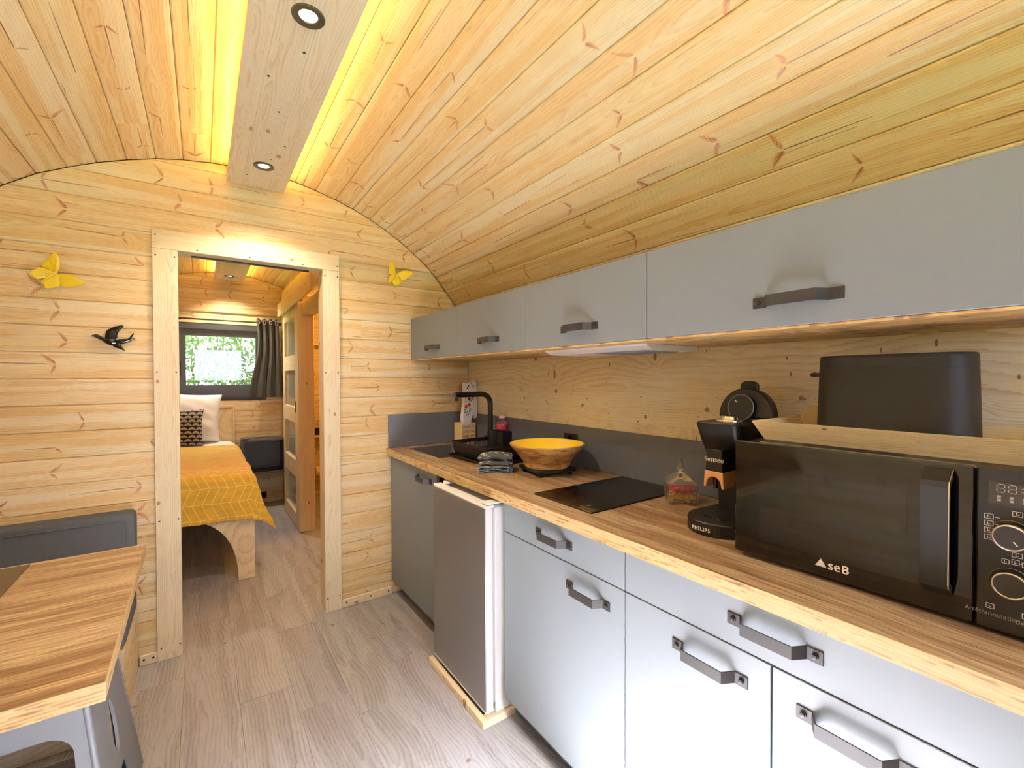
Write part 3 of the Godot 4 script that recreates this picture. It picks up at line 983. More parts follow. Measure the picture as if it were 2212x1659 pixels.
	board("strip", pl, Vector3(0.646, 0.0, 0.752), Vector3(0.669, 0.028, 1.2415), 2, 0, "pale", 8, 2.0, 0.002, Color(1, 0.96, 0.88))
	board("strip", pl, Vector3(0.6695, 0.0, 1.203), Vector3(0.797, 0.028, 1.2415), 0, 2, "pale", 8, 2.0, 0.002, Color(1, 0.96, 0.88))
	# worktop with the cut-out for the sink
	var w := thing("worktop", "long rustic oak look worktop running over the grey base cabinets", "worktop")
	st = S()
	var uvt := func(p: Vector3, ax: int) -> Vector2:
		if ax == 0:
			return Vector2(p.z / 2.7 + 0.02, 0.3 + p.y)
		return Vector2(p.z / 2.7 + 0.02, (p.x - 0.69) / 0.9 + (0.0 if ax == 1 else p.y))
	for q in [[0.7118, 0.828, 0.0, 2.62], [0.828, 1.14, 0.0, 0.075], [0.828, 1.14, 0.495, 2.62], [1.14, 1.2745, 0.0, 2.62]]:
		bx(st, Vector3(q[0], 0.862, q[2] + 0.001), Vector3(q[1], 0.90, q[3]), 0.0, uvt)
	part("slab", st, m["top"], w)
	board("edge_band", w, Vector3(0.7098, 0.862, 0.001), Vector3(0.7117, 0.8998, 2.62), 2, 1, "edge", 2, 2.7, 0.0006, Color.WHITE, 0)
	# splashbacks
	st = S()
	bx(st, Vector3(1.275, 0.901, 0.0105), Vector3(1.2875, 1.094, 2.62), 0.001)
	tag(part("splashback", st, m["dark_panel"], self), "long dark grey splashback panel behind the worktop along the pine wall", "splashback")
	st = S()
	bx(st, Vector3(0.7235, 0.901, 0.0005), Vector3(1.2875, 1.102, 0.010), 0.001)
	tag(part("splashback", st, m["dark_panel"], self), "short dark grey splashback on the doorway wall at the end of the worktop", "splashback")
	# sink basin
	var sk := thing("sink", "taupe metal sink basin sunk in the worktop beside the black dish rack", "sink")
	st = S()
	var rings := []
	for q in [[0.0, 0.899], [0.0, 0.899], [0.004, 0.80], [0.012, 0.73], [0.035, 0.715], [0.12, 0.711]]:
		var ring := PackedVector3Array()
		for v in round_rect(0.829 + q[0], 0.076 + q[0], 1.139 - q[0], 0.494 - q[0], 0.03):
			ring.append(Vector3(v.x, q[1], v.y))
		rings.append(ring)
	loft(st, rings, false, false, true)
	part("basin", st, m["brushed"], sk)
	st = S()
	lathe(st, [Vector2(0.03, 0.0), Vector2(0.028, 0.003), Vector2(0.012, 0.001), Vector2(0, 0.001)], 24, Transform3D(Basis(), Vector3(0.984, 0.711, 0.285)))
	part("drain", st, m["chrome"], sk)
	# tap
	var tp := thing("kitchen_tap", "matt black angular kitchen tap over the sink", "tap")
	st = S()
	var path := [Vector3(1.212, 0.90, 0.40), Vector3(1.212, 1.02, 0.40), Vector3(1.212, 1.16, 0.40)]
	for k in range(1, 9):
		var ang := PI * 0.5 * k / 8
		path.append(Vector3(1.152 + 0.06 * cos(ang), 1.172 + 0.06 * sin(ang), 0.40))
	path.append(Vector3(1.06, 1.232, 0.40))
	path.append(Vector3(0.972, 1.232, 0.40))
	tube(st, path, 0.0155, 20)
	part("spout", st, m["black"], tp)
	st = S()
	lathe(st, [Vector2(0, 0), Vector2(0.026, 0), Vector2(0.026, 0.006), Vector2(0.026, 0.006), Vector2(0.0195, 0.009), Vector2(0.0195, 0.105), Vector2(0.0185, 0.108), Vector2(0.0155, 0.108)], 28, Transform3D(Basis(), Vector3(1.212, 0.90, 0.40)))
	part("base", st, m["black"], tp)
	st = S()
	lathe(st, [Vector2(0, 0), Vector2(0.009, 0), Vector2(0.011, 0.006), Vector2(0.011, 0.03)], 20, Transform3D(Basis(), Vector3(0.985, 1.196, 0.40)))
	part("aerator", st, m["matt_black"], tp)
	st = S()
	tube(st, [Vector3(1.212, 0.97, 0.38), Vector3(1.212, 0.975, 0.345)], 0.006, 10)
	part("lever", st, m["black"], tp)
	# hob
	var hb := thing("ceramic_hob", "flush black glass two zone hob set in the worktop", "hob")
	st = S()
	slab(st, round_rect(0.788, -1.667, 1.268, -1.372, 0.006), 0.0, 0.0055, 0.0018, Transform3D(Basis(Vector3(1, 0, 0), Vector3(0, 0, -1), Vector3(0, 1, 0)), Vector3(0, 0.9, 0)))
	part("glass_plate", st, m["gloss_black"], hb)
	st = S()
	for k in 3:
		bx(st, Vector3(0.83 + 0.006 * k, 0.9055, 1.60), Vector3(0.832 + 0.006 * k, 0.9057, 1.612))
	part("control_mark", st, m["grey_print"], hb)
	# socket in the splashback
	socket(Vector3(1.2745, 1.035, 1.045), Vector3(-1, 0, 0), 0.09, 0.04, "dark power socket strip on the long splashback behind the bowl")

func socket(at: Vector3, n: Vector3, w: float, h: float, label: String) -> void:
	var t := thing("power_socket", label, "socket", at, 0.0)
	var zb := n
	var xb := Vector3.UP.cross(zb).normalized()
	var xf := Transform3D(Basis(xb, Vector3.UP, zb), Vector3.ZERO)
	var st := S()
	slab(st, round_rect(-w * 0.5, -h * 0.5, w * 0.5, h * 0.5, 0.005), 0.0, 0.009, 0.002, xf)
	part("plate", st, m["black"], t)
	st = S()
	var r := h * 0.36
	lathe(st, [Vector2(r, 0.0), Vector2(r, 0.003), Vector2(r * 0.9, 0.003), Vector2(r * 0.9, 0.003), Vector2(r * 0.86, 0.0005), Vector2(0, 0.0005)], 24, Transform3D(xf.basis * Basis(Vector3.RIGHT, PI / 2), n * 0.0085))
	part("outlet", st, m["matt_black"], t)

func text(n: String, s: String, h: float, parent: Node, at: Vector3, basis: Basis, mt: String, fonts := ["Droid Sans"], weight := 400, depth := 0.0006) -> MeshInstance3D:
	var t := TextMesh.new()
	var f := SystemFont.new()
	f.font_names = PackedStringArray(fonts)
	f.font_weight = weight
	t.font = f
	t.text = s
	t.font_size = 32
	t.pixel_size = h / 32.0 * 1.35
	t.depth = depth
	t.material = m[mt]
	var mi := MeshInstance3D.new()
	mi.mesh = t
	mi.name = n
	mi.transform = Transform3D(basis, at)
	parent.add_child(mi, true)
	return mi

# ---------------------------------------------------------------- things on the worktop
func worktop_things() -> void:
	rng.seed = 66
	microwave()
	tray_and_toaster()
	coffee_machine()
	glass_jar()
	bowl()
	towels()
	dish_rack()
	bottle_mitt_block()

func microwave() -> void:
	var t := thing("microwave", "black glossy microwave oven standing on the worktop under the bamboo tray", "microwave", Vector3(0.8475, 0.90, 2.09), 0.024)
	var st := S()
	bx(st, Vector3(0.022, 0.012, 0.002), Vector3(0.375, 0.272, 0.508), 0.004)
	part("housing", st, m["black"], t)
	st = S()
	bx(st, Vector3(0.0, 0.011, 0.0), Vector3(0.0215, 0.277, 0.4055), 0.003)
	var d := part("door", st, m["gloss_black"], t)
	st = S()
	slab(st, round_rect(0.058, 0.06, 0.318, 0.219, 0.006), 0.0, 0.0004, 0.0, Transform3D(Basis(Vector3(0, 0, 1), Vector3(0, 1, 0), Vector3(-1, 0, 0)), Vector3.ZERO))
	var wm := mat("tinted_window", Color(0.085, 0.078, 0.07), 0.05)
	part("window", st, wm, d)
	# handle: a bracket with slanted ends, a chrome strip down its edge
	st = S()
	var hp := PackedVector2Array([Vector2(0.0, 0.045), Vector2(-0.036, 0.068), Vector2(-0.038, 0.076), Vector2(-0.038, 0.240), Vector2(-0.035, 0.250), Vector2(0.0, 0.268), Vector2(0.0, 0.252), Vector2(-0.02, 0.238), Vector2(-0.02, 0.076), Vector2(0.0, 0.062)])
	slab(st, hp, 0.343, 0.379, 0.0)
	part("handle", st, m["matt_black"], d)
	st = S()
	var edge := PackedVector2Array([Vector2(-0.0005, 0.0455), Vector2(-0.0365, 0.068), Vector2(-0.0388, 0.076), Vector2(-0.0388, 0.240), Vector2(-0.0355, 0.2505), Vector2(-0.0005, 0.2682), Vector2(-0.0005, 0.2655), Vector2(-0.033, 0.249), Vector2(-0.036, 0.239), Vector2(-0.036, 0.077), Vector2(-0.034, 0.0695), Vector2(-0.0005, 0.0485)])
	slab(st, edge, 0.379, 0.3805, 0.0)
	part("chrome_edge", st, m["chrome"], d, "thin chrome strip along the handle edge")
	st = S()
	bx(st, Vector3(0.0, 0.011, 0.4075), Vector3(0.0215, 0.277, 0.51), 0.002)
	var p := part("control_panel", st, m["black"], t)
	var bs := Basis(Vector3(0, 0, 1), Vector3(0, 1, 0), Vector3(-1, 0, 0))
	st = S()
	slab(st, PackedVector2Array([Vector2(0.421, 0.219), Vector2(0.498, 0.219), Vector2(0.498, 0.256), Vector2(0.421, 0.256)]), 0.0, 0.0006, 0.0, Transform3D(bs, Vector3.ZERO))
	part("display", st, mat("display", Color(0.17, 0.155, 0.14), 0.2), p)
	# the seven-segment figures of the display
	st = S()
	var zc := 0.4305
	for k in 4:
		for sg in [[0, 0, 1, 0], [0, 1, 1, 0], [0, 2, 1, 0], [0, 0, 0, 1], [0, 1, 0, 1], [1, 0, 0, 1], [1, 1, 0, 1]]:
			var z0: float = zc + sg[0] * 0.0085
			var y0: float = 0.2395 + sg[1] * 0.0065
			if sg[2] == 1:
				bx(st, Vector3(-0.0009, y0 - 0.0006, z0 + 0.0012), Vector3(-0.0006, y0 + 0.0006, z0 + 0.0073))
			else:
				bx(st, Vector3(-0.0009, y0 + 0.001, z0 - 0.0006), Vector3(-0.0006, y0 + 0.0055, z0 + 0.0006))
		zc += 0.0128 if k != 1 else 0.0165
	for y in [0.2435, 0.2485]:
		bx(st, Vector3(-0.0009, y - 0.0006, 0.4572), Vector3(-0.0006, y + 0.0006, 0.4584))
	for k in 6:
		bx(st, Vector3(-0.0009, 0.2245 + 0.0055 * (k % 2), 0.4305 + 0.014 * (k / 2)), Vector3(-0.0006, 0.2285 + 0.0055 * (k % 2), 0.435 + 0.014 * (k / 2)))
	part("digit", st, m["grey_print"], p)
	for q in [[0.447, 0.171, 0.35], [0.447, 0.094, -1.0]]:
		st = S()
		var xk := Transform3D(Basis(Vector3(0, 1, 0), Vector3(-1, 0, 0), Vector3(0, 0, 1)), Vector3(0.0, q[1], q[0]))
		lathe(st, [Vector2(0.0205, 0.0), Vector2(0.0205, 0.014), Vector2(0.0195, 0.016)], 40, xk)
		var kb := part("knob", st, m["black"], p)
		st = S()
		lathe(st, [Vector2(0.0212, 0.0125), Vector2(0.0212, 0.0152), Vector2(0.0205, 0.0168), Vector2(0.0186, 0.0168), Vector2(0.0182, 0.016)], 40, xk)
		lathe(st, [Vector2(0.0248, 0.0), Vector2(0.0248, 0.001), Vector2(0.0242, 0.001), Vector2(0.0242, 0.0)], 40, xk)
		part("knob_ring", st, m["chrome"], p)
		st = S()
		lathe(st, [Vector2(0.0188, 0.016), Vector2(0.0188, 0.0162), Vector2(0, 0.0164)], 32, xk)
		part("knob_face", st, mat("knob_face", Color(0.12, 0.11, 0.1), 0.4), p)
		if q[2] > 0.0:
			st = S()
			bx(st, Vector3(-0.0168, -0.0008, 0.006), Vector3(-0.0162, 0.0008, 0.0135), 0.0, null, Transform3D(Basis(Vector3.RIGHT, 0.95), Vector3(0, q[1], q[0])))
			part("knob_mark", st, m["white_print"], p)
	# pictograms round the upper dial and above the lower one
	st = S()
	for y in [0.193, 0.1815, 0.170, 0.1585]:
		frame_sign(st, 0.4165, y, 0.0105, 0.0085)
		bx(st, Vector3(-0.0006, y + 0.0035, 0.4285), Vector3(-0.0002, y + 0.0043, 0.434))
	frame_sign(st, 0.4475, 0.2035, 0.0115, 0.008)
	frame_sign(st, 0.4475, 0.1375, 0.0115, 0.008)
	frame_sign(st, 0.4365, 0.1245, 0.0085, 0.0075)
	frame_sign(st, 0.4475, 0.1255, 0.0085, 0.0085)
	frame_sign(st, 0.4585, 0.1245, 0.0085, 0.0075)
	bx(st, Vector3(-0.0006, 0.1285, 0.4455), Vector3(-0.0002, 0.1292, 0.4472))
	bx(st, Vector3(-0.0006, 0.1285, 0.4565), Vector3(-0.0002, 0.1292, 0.4585))
	frame_sign(st, 0.4195, 0.0445, 0.0095, 0.0085)
	frame_sign(st, 0.459, 0.0425, 0.0095, 0.0085)
	part("pictogram", st, m["white_print"], p)
	text("lettering", "Arrêt/annulation", 0.0062, p, Vector3(-0.0005, 0.036, 0.4265), bs, "grey_print")
	text("lettering", "Départ", 0.0062, p, Vector3(-0.0005, 0.034, 0.465), bs, "grey_print")
	# maker's mark on the door
	st = S()
	slab(st, PackedVector2Array([Vector2(0.171, 0.031), Vector2(0.192, 0.031), Vector2(0.1815, 0.0475)]), 0.0, 0.0006, 0.0, Transform3D(bs, Vector3.ZERO))
	part("emblem", st, m["white_print"], d)
	text("lettering", "seB", 0.0165, d, Vector3(-0.0005, 0.0375, 0.2125), bs, "white_print", ["Droid Sans"], 700)
	# vents along the top, feet
	st = S()
	for k in 14:
		bx(st, Vector3(0.05 + k * 0.008, 0.272, 0.12), Vector3(0.053 + k * 0.008, 0.2724, 0.3))
	part("vent", st, m["matt_black"], t)
	for q in [[0.05, 0.05], [0.05, 0.46], [0.33, 0.05], [0.33, 0.46]]:
		st = S()
		lathe(st, [Vector2(0, 0), Vector2(0.012, 0), Vector2(0.014, 0.012), Vector2(0, 0.012)], 14, Transform3D(Basis(), Vector3(q[0], 0, q[1])))
		part("foot", st, m["black"], t)

func frame_sign(st: SurfaceTool, z: float, y: float, w: float, h: float) -> void:
	var k := 0.0007
	for q in [[0, 0, w, k], [0, h - k, w, h], [0, 0, k, h], [w - k, 0, w, h], [w * 0.35, h * 0.3, w * 0.42, h * 0.72], [w * 0.35, h * 0.3, w * 0.68, h * 0.38]]:
		bx(st, Vector3(-0.0006, y + q[1], z + q[0]), Vector3(-0.0002, y + q[3], z + q[2]))

func tray_and_toaster() -> void:
	var t := thing("bamboo_tray", "rectangular bamboo tray with flared sides on top of the microwave", "tray", Vector3(0, 1.1722, 0))
	var x0 := 0.955
	var x1 := 1.235
	var z0 := 2.108
	var z1 := 2.552
	var st := S(Color(1, 0.9, 0.66))
	bx(st, Vector3(x0 + 0.004, 0.0, z0 + 0.004), Vector3(x1 - 0.004, 0.008, z1 - 0.004), 0.001, grain(2, 0, x0, x1, 5, 8, 1.2))
	part("base", st, m["pale"], t)
	var f := 0.022
	var h := 0.046
	for k in 4:
		st = S(Color(1, 0.9, 0.65))
		var a := [Vector3(x0, 0, z0), Vector3(x0, 0, z1), Vector3(x1, 0, z1), Vector3(x1, 0, z0)]
		var b := [Vector3(x0 - f, h, z0 - f), Vector3(x0 - f, h, z1 + f), Vector3(x1 + f, h, z1 + f), Vector3(x1 + f, h, z0 - f)]
		var c := [Vector3(x0 + 0.009, 0.004, z0 + 0.009), Vector3(x0 + 0.009, 0.004, z1 - 0.009), Vector3(x1 - 0.009, 0.004, z1 - 0.009), Vector3(x1 - 0.009, 0.004, z0 + 0.009)]
		var e := [Vector3(x0 - f + 0.01, h, z0 - f + 0.01), Vector3(x0 - f + 0.01, h, z1 + f - 0.01), Vector3(x1 + f - 0.01, h, z1 + f - 0.01), Vector3(x1 + f - 0.01, h, z0 - f + 0.01)]
		var n: int = (k + 1) % 4
		var row := (k * 3 + 1) % 8
		var gu := grain(2, 1, 0, h, row, 8, 1.2) if k % 2 == 0 else grain(0, 1, 0, h, row, 8, 1.2)
		for q in [[a[k], a[n], b[n], b[k]], [c[k], c[n], e[n], e[k]], [b[k], b[n], e[n], e[k]], [a[k], a[n], c[n], c[k]]]:
			var nn: Vector3 = (q[1] - q[0]).cross(q[3] - q[0]).normalized()
			var ctr := Vector3((x0 + x1) / 2, h * 0.5, (z0 + z1) / 2)
			var mid: Vector3 = (q[0] + q[2]) * 0.5
			var side_mid: Vector3 = (a[k] + b[n] + c[k] + e[n]) * 0.25
			if nn.dot(mid - side_mid) < 0.0:
				nn = -nn
			quad4(st, q, nn, q.map(func(p): return gu.call(p, 0 if k % 2 == 0 else 2)))
		part("side", st, m["pale"], t)
	# toaster
	var s := thing("long_toaster", "matt black long slot toaster with rounded ends on the bamboo tray", "toaster", Vector3(1.058, 1.1805, 2.332))
	st = S()
	var rings := []
	for q in [[0.0, 1.02], [0.0, 1.02], [0.008, 1.035], [0.015, 1.03], [0.165, 0.96], [0.1652, 0.952], [0.167, 0.952], [0.1672, 0.96], [0.188, 0.95], [0.1955, 0.93], [0.197, 0.88]]:
		var ring := PackedVector3Array()
		for v in round_rect(-0.058, -0.14, 0.058, 0.14, 0.056, 9):
			ring.append(Vector3(v.x * q[1], q[0], v.y + (q[1] - 1.0) * 0.06 * signf(v.y)))
		rings.append(ring)
	loft(st, rings, true)
	part("body", st, m["matt_black"], s)
	st = S()
	bx(st, Vector3(-0.012, 0.1968, -0.11), Vector3(0.012, 0.1975, 0.11))
	part("slot", st, m["black"], s)
	st = S()
	bx(st, Vector3(-0.014, 0.148, -0.158), Vector3(0.014, 0.158, -0.132), 0.003)
	part("lever", st, m["black"], s)
	# a small round of paper lying in the tray
	st = S(Color(0.95, 0.85, 0.66))
	lathe(st, [Vector2(0.0, 0.0), Vector2(0.034, 0.0), Vector2(0.035, 0.004), Vector2(0.034, 0.008), Vector2(0, 0.008)], 30, Transform3D(Basis(Vector3(0, 0, 1), 0.0) * Basis(Vector3(0.3, 0, 1).normalized(), -1.1), Vector3(1.15, 1.2165, 2.148)))
	tag(part("coaster", st, m["pale"], self), "small round wooden coaster leaning inside the bamboo tray beside the toaster", "coaster")

func coffee_machine() -> void:
	var t := thing("coffee_machine", "black pod coffee machine with its lid tipped open left of the microwave", "coffee machine", Vector3(0.985, 0.90, 1.975))
	var flat := Basis(Vector3(1, 0, 0), Vector3(0, 0, -1), Vector3(0, 1, 0))
	# base with the drip tray: round at the front
	var o := PackedVector2Array()
	for k in 25:
		var a := deg_to_rad(90.0 + 180.0 * k / 24)
		o.append(Vector2(cos(a), sin(a)) * 0.086)
	o.append(Vector2(0.20, -0.07))
	o.append(Vector2(0.20, 0.07))
	var st := S()
	slab(st, o, 0.0, 0.036, 0.003, Transform3D(flat, Vector3.ZERO))
	part("base", st, m["black"], t)
	st = S()
	for z in [-0.02, 0.02]:
		lathe(st, [Vector2(0.013, 0.0), Vector2(0.012, 0.0008), Vector2(0, 0.0006)], 20, Transform3D(Basis().scaled(Vector3(0.6, 1, 1)), Vector3(-0.03, 0.0362, z)))
	part("drip_hole", st, m["gloss_black"], t)
	text("lettering", "PHILIPS", 0.0105, t, Vector3(-0.0868, 0.0165, -0.006), Basis(Vector3.UP, -PI / 2 + 0.06), "white_print", ["Droid Sans"], 700)
	# column and head
	st = S()
	var rings := []
	for q in [[0.03, 0.075, 0.2, 0.056], [0.03, 0.075, 0.2, 0.056], [0.12, 0.07, 0.2, 0.058], [0.172, 0.055, 0.2, 0.06], [0.185, 0.03, 0.2, 0.06], [0.25, -0.01, 0.2, 0.062], [0.296, -0.028, 0.2, 0.066], [0.302, -0.022, 0.196, 0.062], [0.302, -0.022, 0.196, 0.062]]:
		var ring := PackedVector3Array()
		for v in round_rect(q[1], -q[3], q[2], q[3], 0.02, 4):
			ring.append(Vector3(v.x, q[0], v.y))
		rings.append(ring)
	loft(st, rings, true)
	part("body", st, m["black"], t)
	st = S()
	slab(st, round_rect(-0.034, 0.262, 0.034, 0.294, 0.004), 0.0, 0.006, 0.001, Transform3D(Basis(Vector3(0, 0, 1), Vector3(0, 1, 0), Vector3(-1, 0, 0)).rotated(Vector3(0, 0, 1), -0.3), Vector3(0.062, 0.0, 0.004)))
	part("latch", st, m["gloss_black"], t)
	# spout block with its copper arch
	st = S()
	slab(st, PackedVector2Array([Vector2(-0.026, 0.166), Vector2(0.026, 0.166), Vector2(0.022, 0.232), Vector2(-0.022, 0.232)]), -0.03, 0.055, 0.002, Transform3D(Basis(Vector3(0, 0, 1), Vector3(0, 1, 0), Vector3(-1, 0, 0)), Vector3(0, 0, 0.013)))
	part("spout_block", st, m["black"], t)
	st = S()
	var ar := PackedVector2Array([Vector2(-0.029, 0.128), Vector2(-0.026, 0.172), Vector2(0.026, 0.172), Vector2(0.029, 0.128), Vector2(0.0225, 0.128)])
	for k in 11:
		var a := PI * k / 10
		ar.append(Vector2(0.0205 * cos(a), 0.137 + 0.021 * sin(a)))
	ar.append(Vector2(-0.0225, 0.128))
	slab(st, ar, -0.02, 0.0575, 0.0012, Transform3D(Basis(Vector3(0, 0, 1), Vector3(0, 1, 0), Vector3(-1, 0, 0)), Vector3(0, 0, 0.013)))
	part("spout_arch", st, m["copper"], t, "copper coloured arch round the spout")
	st = S()
	for z in [0.003, 0.023]:
		tube(st, [Vector3(-0.03, 0.16, z), Vector3(-0.03, 0.122, z)], 0.006, 12)
	part("nozzle", st, m["gloss_black"], t)
	text("lettering", "Senseo", 0.0125, t, Vector3(-0.0555, 0.204, 0.013), Basis(Vector3(0, 0, 1), Vector3(0, 1, 0), Vector3(-1, 0, 0)), "white_print", ["Droid Serif"], 400)
	# pod holder
	st = S()
	lathe(st, [Vector2(0.036, 0.30), Vector2(0.0365, 0.306), Vector2(0.034, 0.309), Vector2(0.034, 0.309), Vector2(0.026, 0.309), Vector2(0.026, 0.309), Vector2(0.024, 0.317), Vector2(0.021, 0.319), Vector2(0, 0.319)], 36, Transform3D(Basis(), Vector3(0.042, 0.0, 0.004)))
	part("pod_holder", st, m["chrome"], t, "silver pod holder on top")
	# the open lid: a thick half disc standing up at the back, its inner disc facing out
	var lx := Transform3D(Basis(Vector3(0, 0, 1), Vector3(0, 1, 0), Vector3(-1, 0, 0)).rotated(Vector3(0, 0, 1), -0.12), Vector3(0.125, 0.318, 0.012))
	var half := PackedVector2Array()
	for k in 25:
		var a := deg_to_rad(-8.0 + 196.0 * k / 24)
		half.append(Vector2(cos(a) * 0.078, sin(a) * 0.077))
	st = S()
	slab(st, half, -0.012, 0.02, 0.004, lx)
	var lid := part("lid", st, m["black"], t)
	st = S()
	slab(st, round_rect(-0.025, 0.06, 0.025, 0.098, 0.014), -0.006, 0.008, 0.003, lx)
	part("lid_tab", st, m["black"], lid)
	st = S()
	var dx := Transform3D(lx.basis * Basis(Vector3.RIGHT, PI / 2), lx * Vector3(-0.006, 0.018, 0.02))
	lathe(st, [Vector2(0.038, 0), Vector2(0.038, 0.012), Vector2(0.036, 0.014)], 36, dx)
	lathe(st, [Vector2(0.0362, 0.013), Vector2(0.0, 0.014)], 36, dx)
	part("inner_disc", st, m["matt_black"], lid)
	st = S()
	lathe(st, [Vector2(0.0385, 0.009), Vector2(0.0395, 0.012), Vector2(0.0385, 0.0145), Vector2(0.0362, 0.0145), Vector2(0.0355, 0.013)], 40, dx)
	part("disc_ring", st, mat("ring_grey", Color(0.4, 0.41, 0.43), 0.35, 0.5), lid)
	st = S()
	bx(st, Vector3(-0.0015, -0.005, 0.0), Vector3(0.0015, 0.005, 0.0006), 0.0, null, Transform3D(lx.basis.rotated(lx.basis.z, 0.9), lx * Vector3(-0.020, 0.036, 0.0342)))
	part("disc_mark", st, m["white_print"], lid)

func glass_jar() -> void:
	var t := thing("crystal_jar", "square cut glass jar with a pointed lid, pink and yellow sweets inside, beside the hob", "glass jar", Vector3(1.142, 0.90, 1.742), 0.72)
	var st := S()
	var r := 0.049
	loft(st, square_rings([[0.0, r - 0.003], [0.0, r - 0.003], [0.004, r], [0.064, r + 0.001], [0.066, r], [0.066, r], [0.066, r - 0.005], [0.066, r - 0.005], [0.012, r - 0.006], [0.009, r - 0.009], [0.009, r - 0.009]], 0.006), true)
	for sd in 4:             # cut diamonds on each side
		var b := Basis(Vector3.UP, PI / 2 * sd)
		for i in 5:
			for j in 4:
				var c := Vector3(-0.036 + i * 0.018, 0.013 + j * 0.0145, r)
				var q := [c + Vector3(-0.0085, 0, 0), c + Vector3(0, -0.007, 0), c + Vector3(0.0085, 0, 0), c + Vector3(0, 0.007, 0)]
				var tip := c + Vector3(0, 0, 0.0022)
				for k in 4:
					var p0: Vector3 = b * q[k]
					var p1: Vector3 = b * q[(k + 1) % 4]
					var p2: Vector3 = b * tip
					var n := (p1 - p0).cross(p2 - p0).normalized()
					if n.dot(b * Vector3(0, 0, 1)) < 0:
						n = -n
					tri3(st, [p0, p1, p2], [n, n, n], [Vector2.ZERO, Vector2.ZERO, Vector2.ZERO])
	part("box", st, m["crystal"], t)
	st = S()
	loft(st, square_rings([[0.067, r - 0.001], [0.067, r - 0.001], [0.07, r + 0.001], [0.073, r - 0.002], [0.104, 0.010], [0.105, 0.007], [0.105, 0.007]], 0.004), true)
	var lid := part("lid", st, m["crystal"], t)
	st = S()
	lathe(st, [Vector2(0.0, 0.105), Vector2(0.0075, 0.105), Vector2(0.0075, 0.105), Vector2(0.011, 0.108), Vector2(0.0145, 0.115), Vector2(0.0145, 0.115), Vector2(0.012, 0.126), Vector2(0.012, 0.126), Vector2(0.004, 0.152), Vector2(0.004, 0.152), Vector2(0.0, 0.155)], 8)
	part("knob", st, m["crystal"], lid)
	# sweets: pink above, yellow below
	for q in [[0.012, 0.033, 260, Color(0.95, 0.78, 0.08), "yellow_sweets", "yellow"], [0.037, 0.058, 230, Color(0.85, 0.12, 0.35), "pink_sweets", "pink"]]:
		var sw := thing(q[4], "%s sweets filling the cut glass jar" % q[5], "sweets", Vector3(1.142, 0.90, 1.742), 0.72)
		sw.set_meta("kind", "stuff")
		st = S()
		for k in q[2]:
			var c := Vector3(rng.randf_range(-0.034, 0.034), rng.randf_range(q[0], q[1]), rng.randf_range(-0.034, 0.034))
			var s := 0.0045
			var b := Basis(Vector3(rng.randf() - 0.5, rng.randf() - 0.5, rng.randf() - 0.5).normalized(), rng.randf() * 6.0)
			bx(st, Vector3(-s, -s * 0.6, -s * 0.6), Vector3(s, s * 0.6, s * 0.6), 0.0, null, Transform3D(b, c))
		part("sweets", st, mat(q[4], q[3], 0.35), sw)

func square_rings(list: Array, r: float) -> Array:
	var out := []
	for q in list:
		var ring := PackedVector3Array()
		for v in round_rect(-q[1], -q[1], q[1], q[1], minf(r, q[1] * 0.4), 2):
			ring.append(Vector3(v.x, q[0], v.y))
		out.append(ring)
	return out

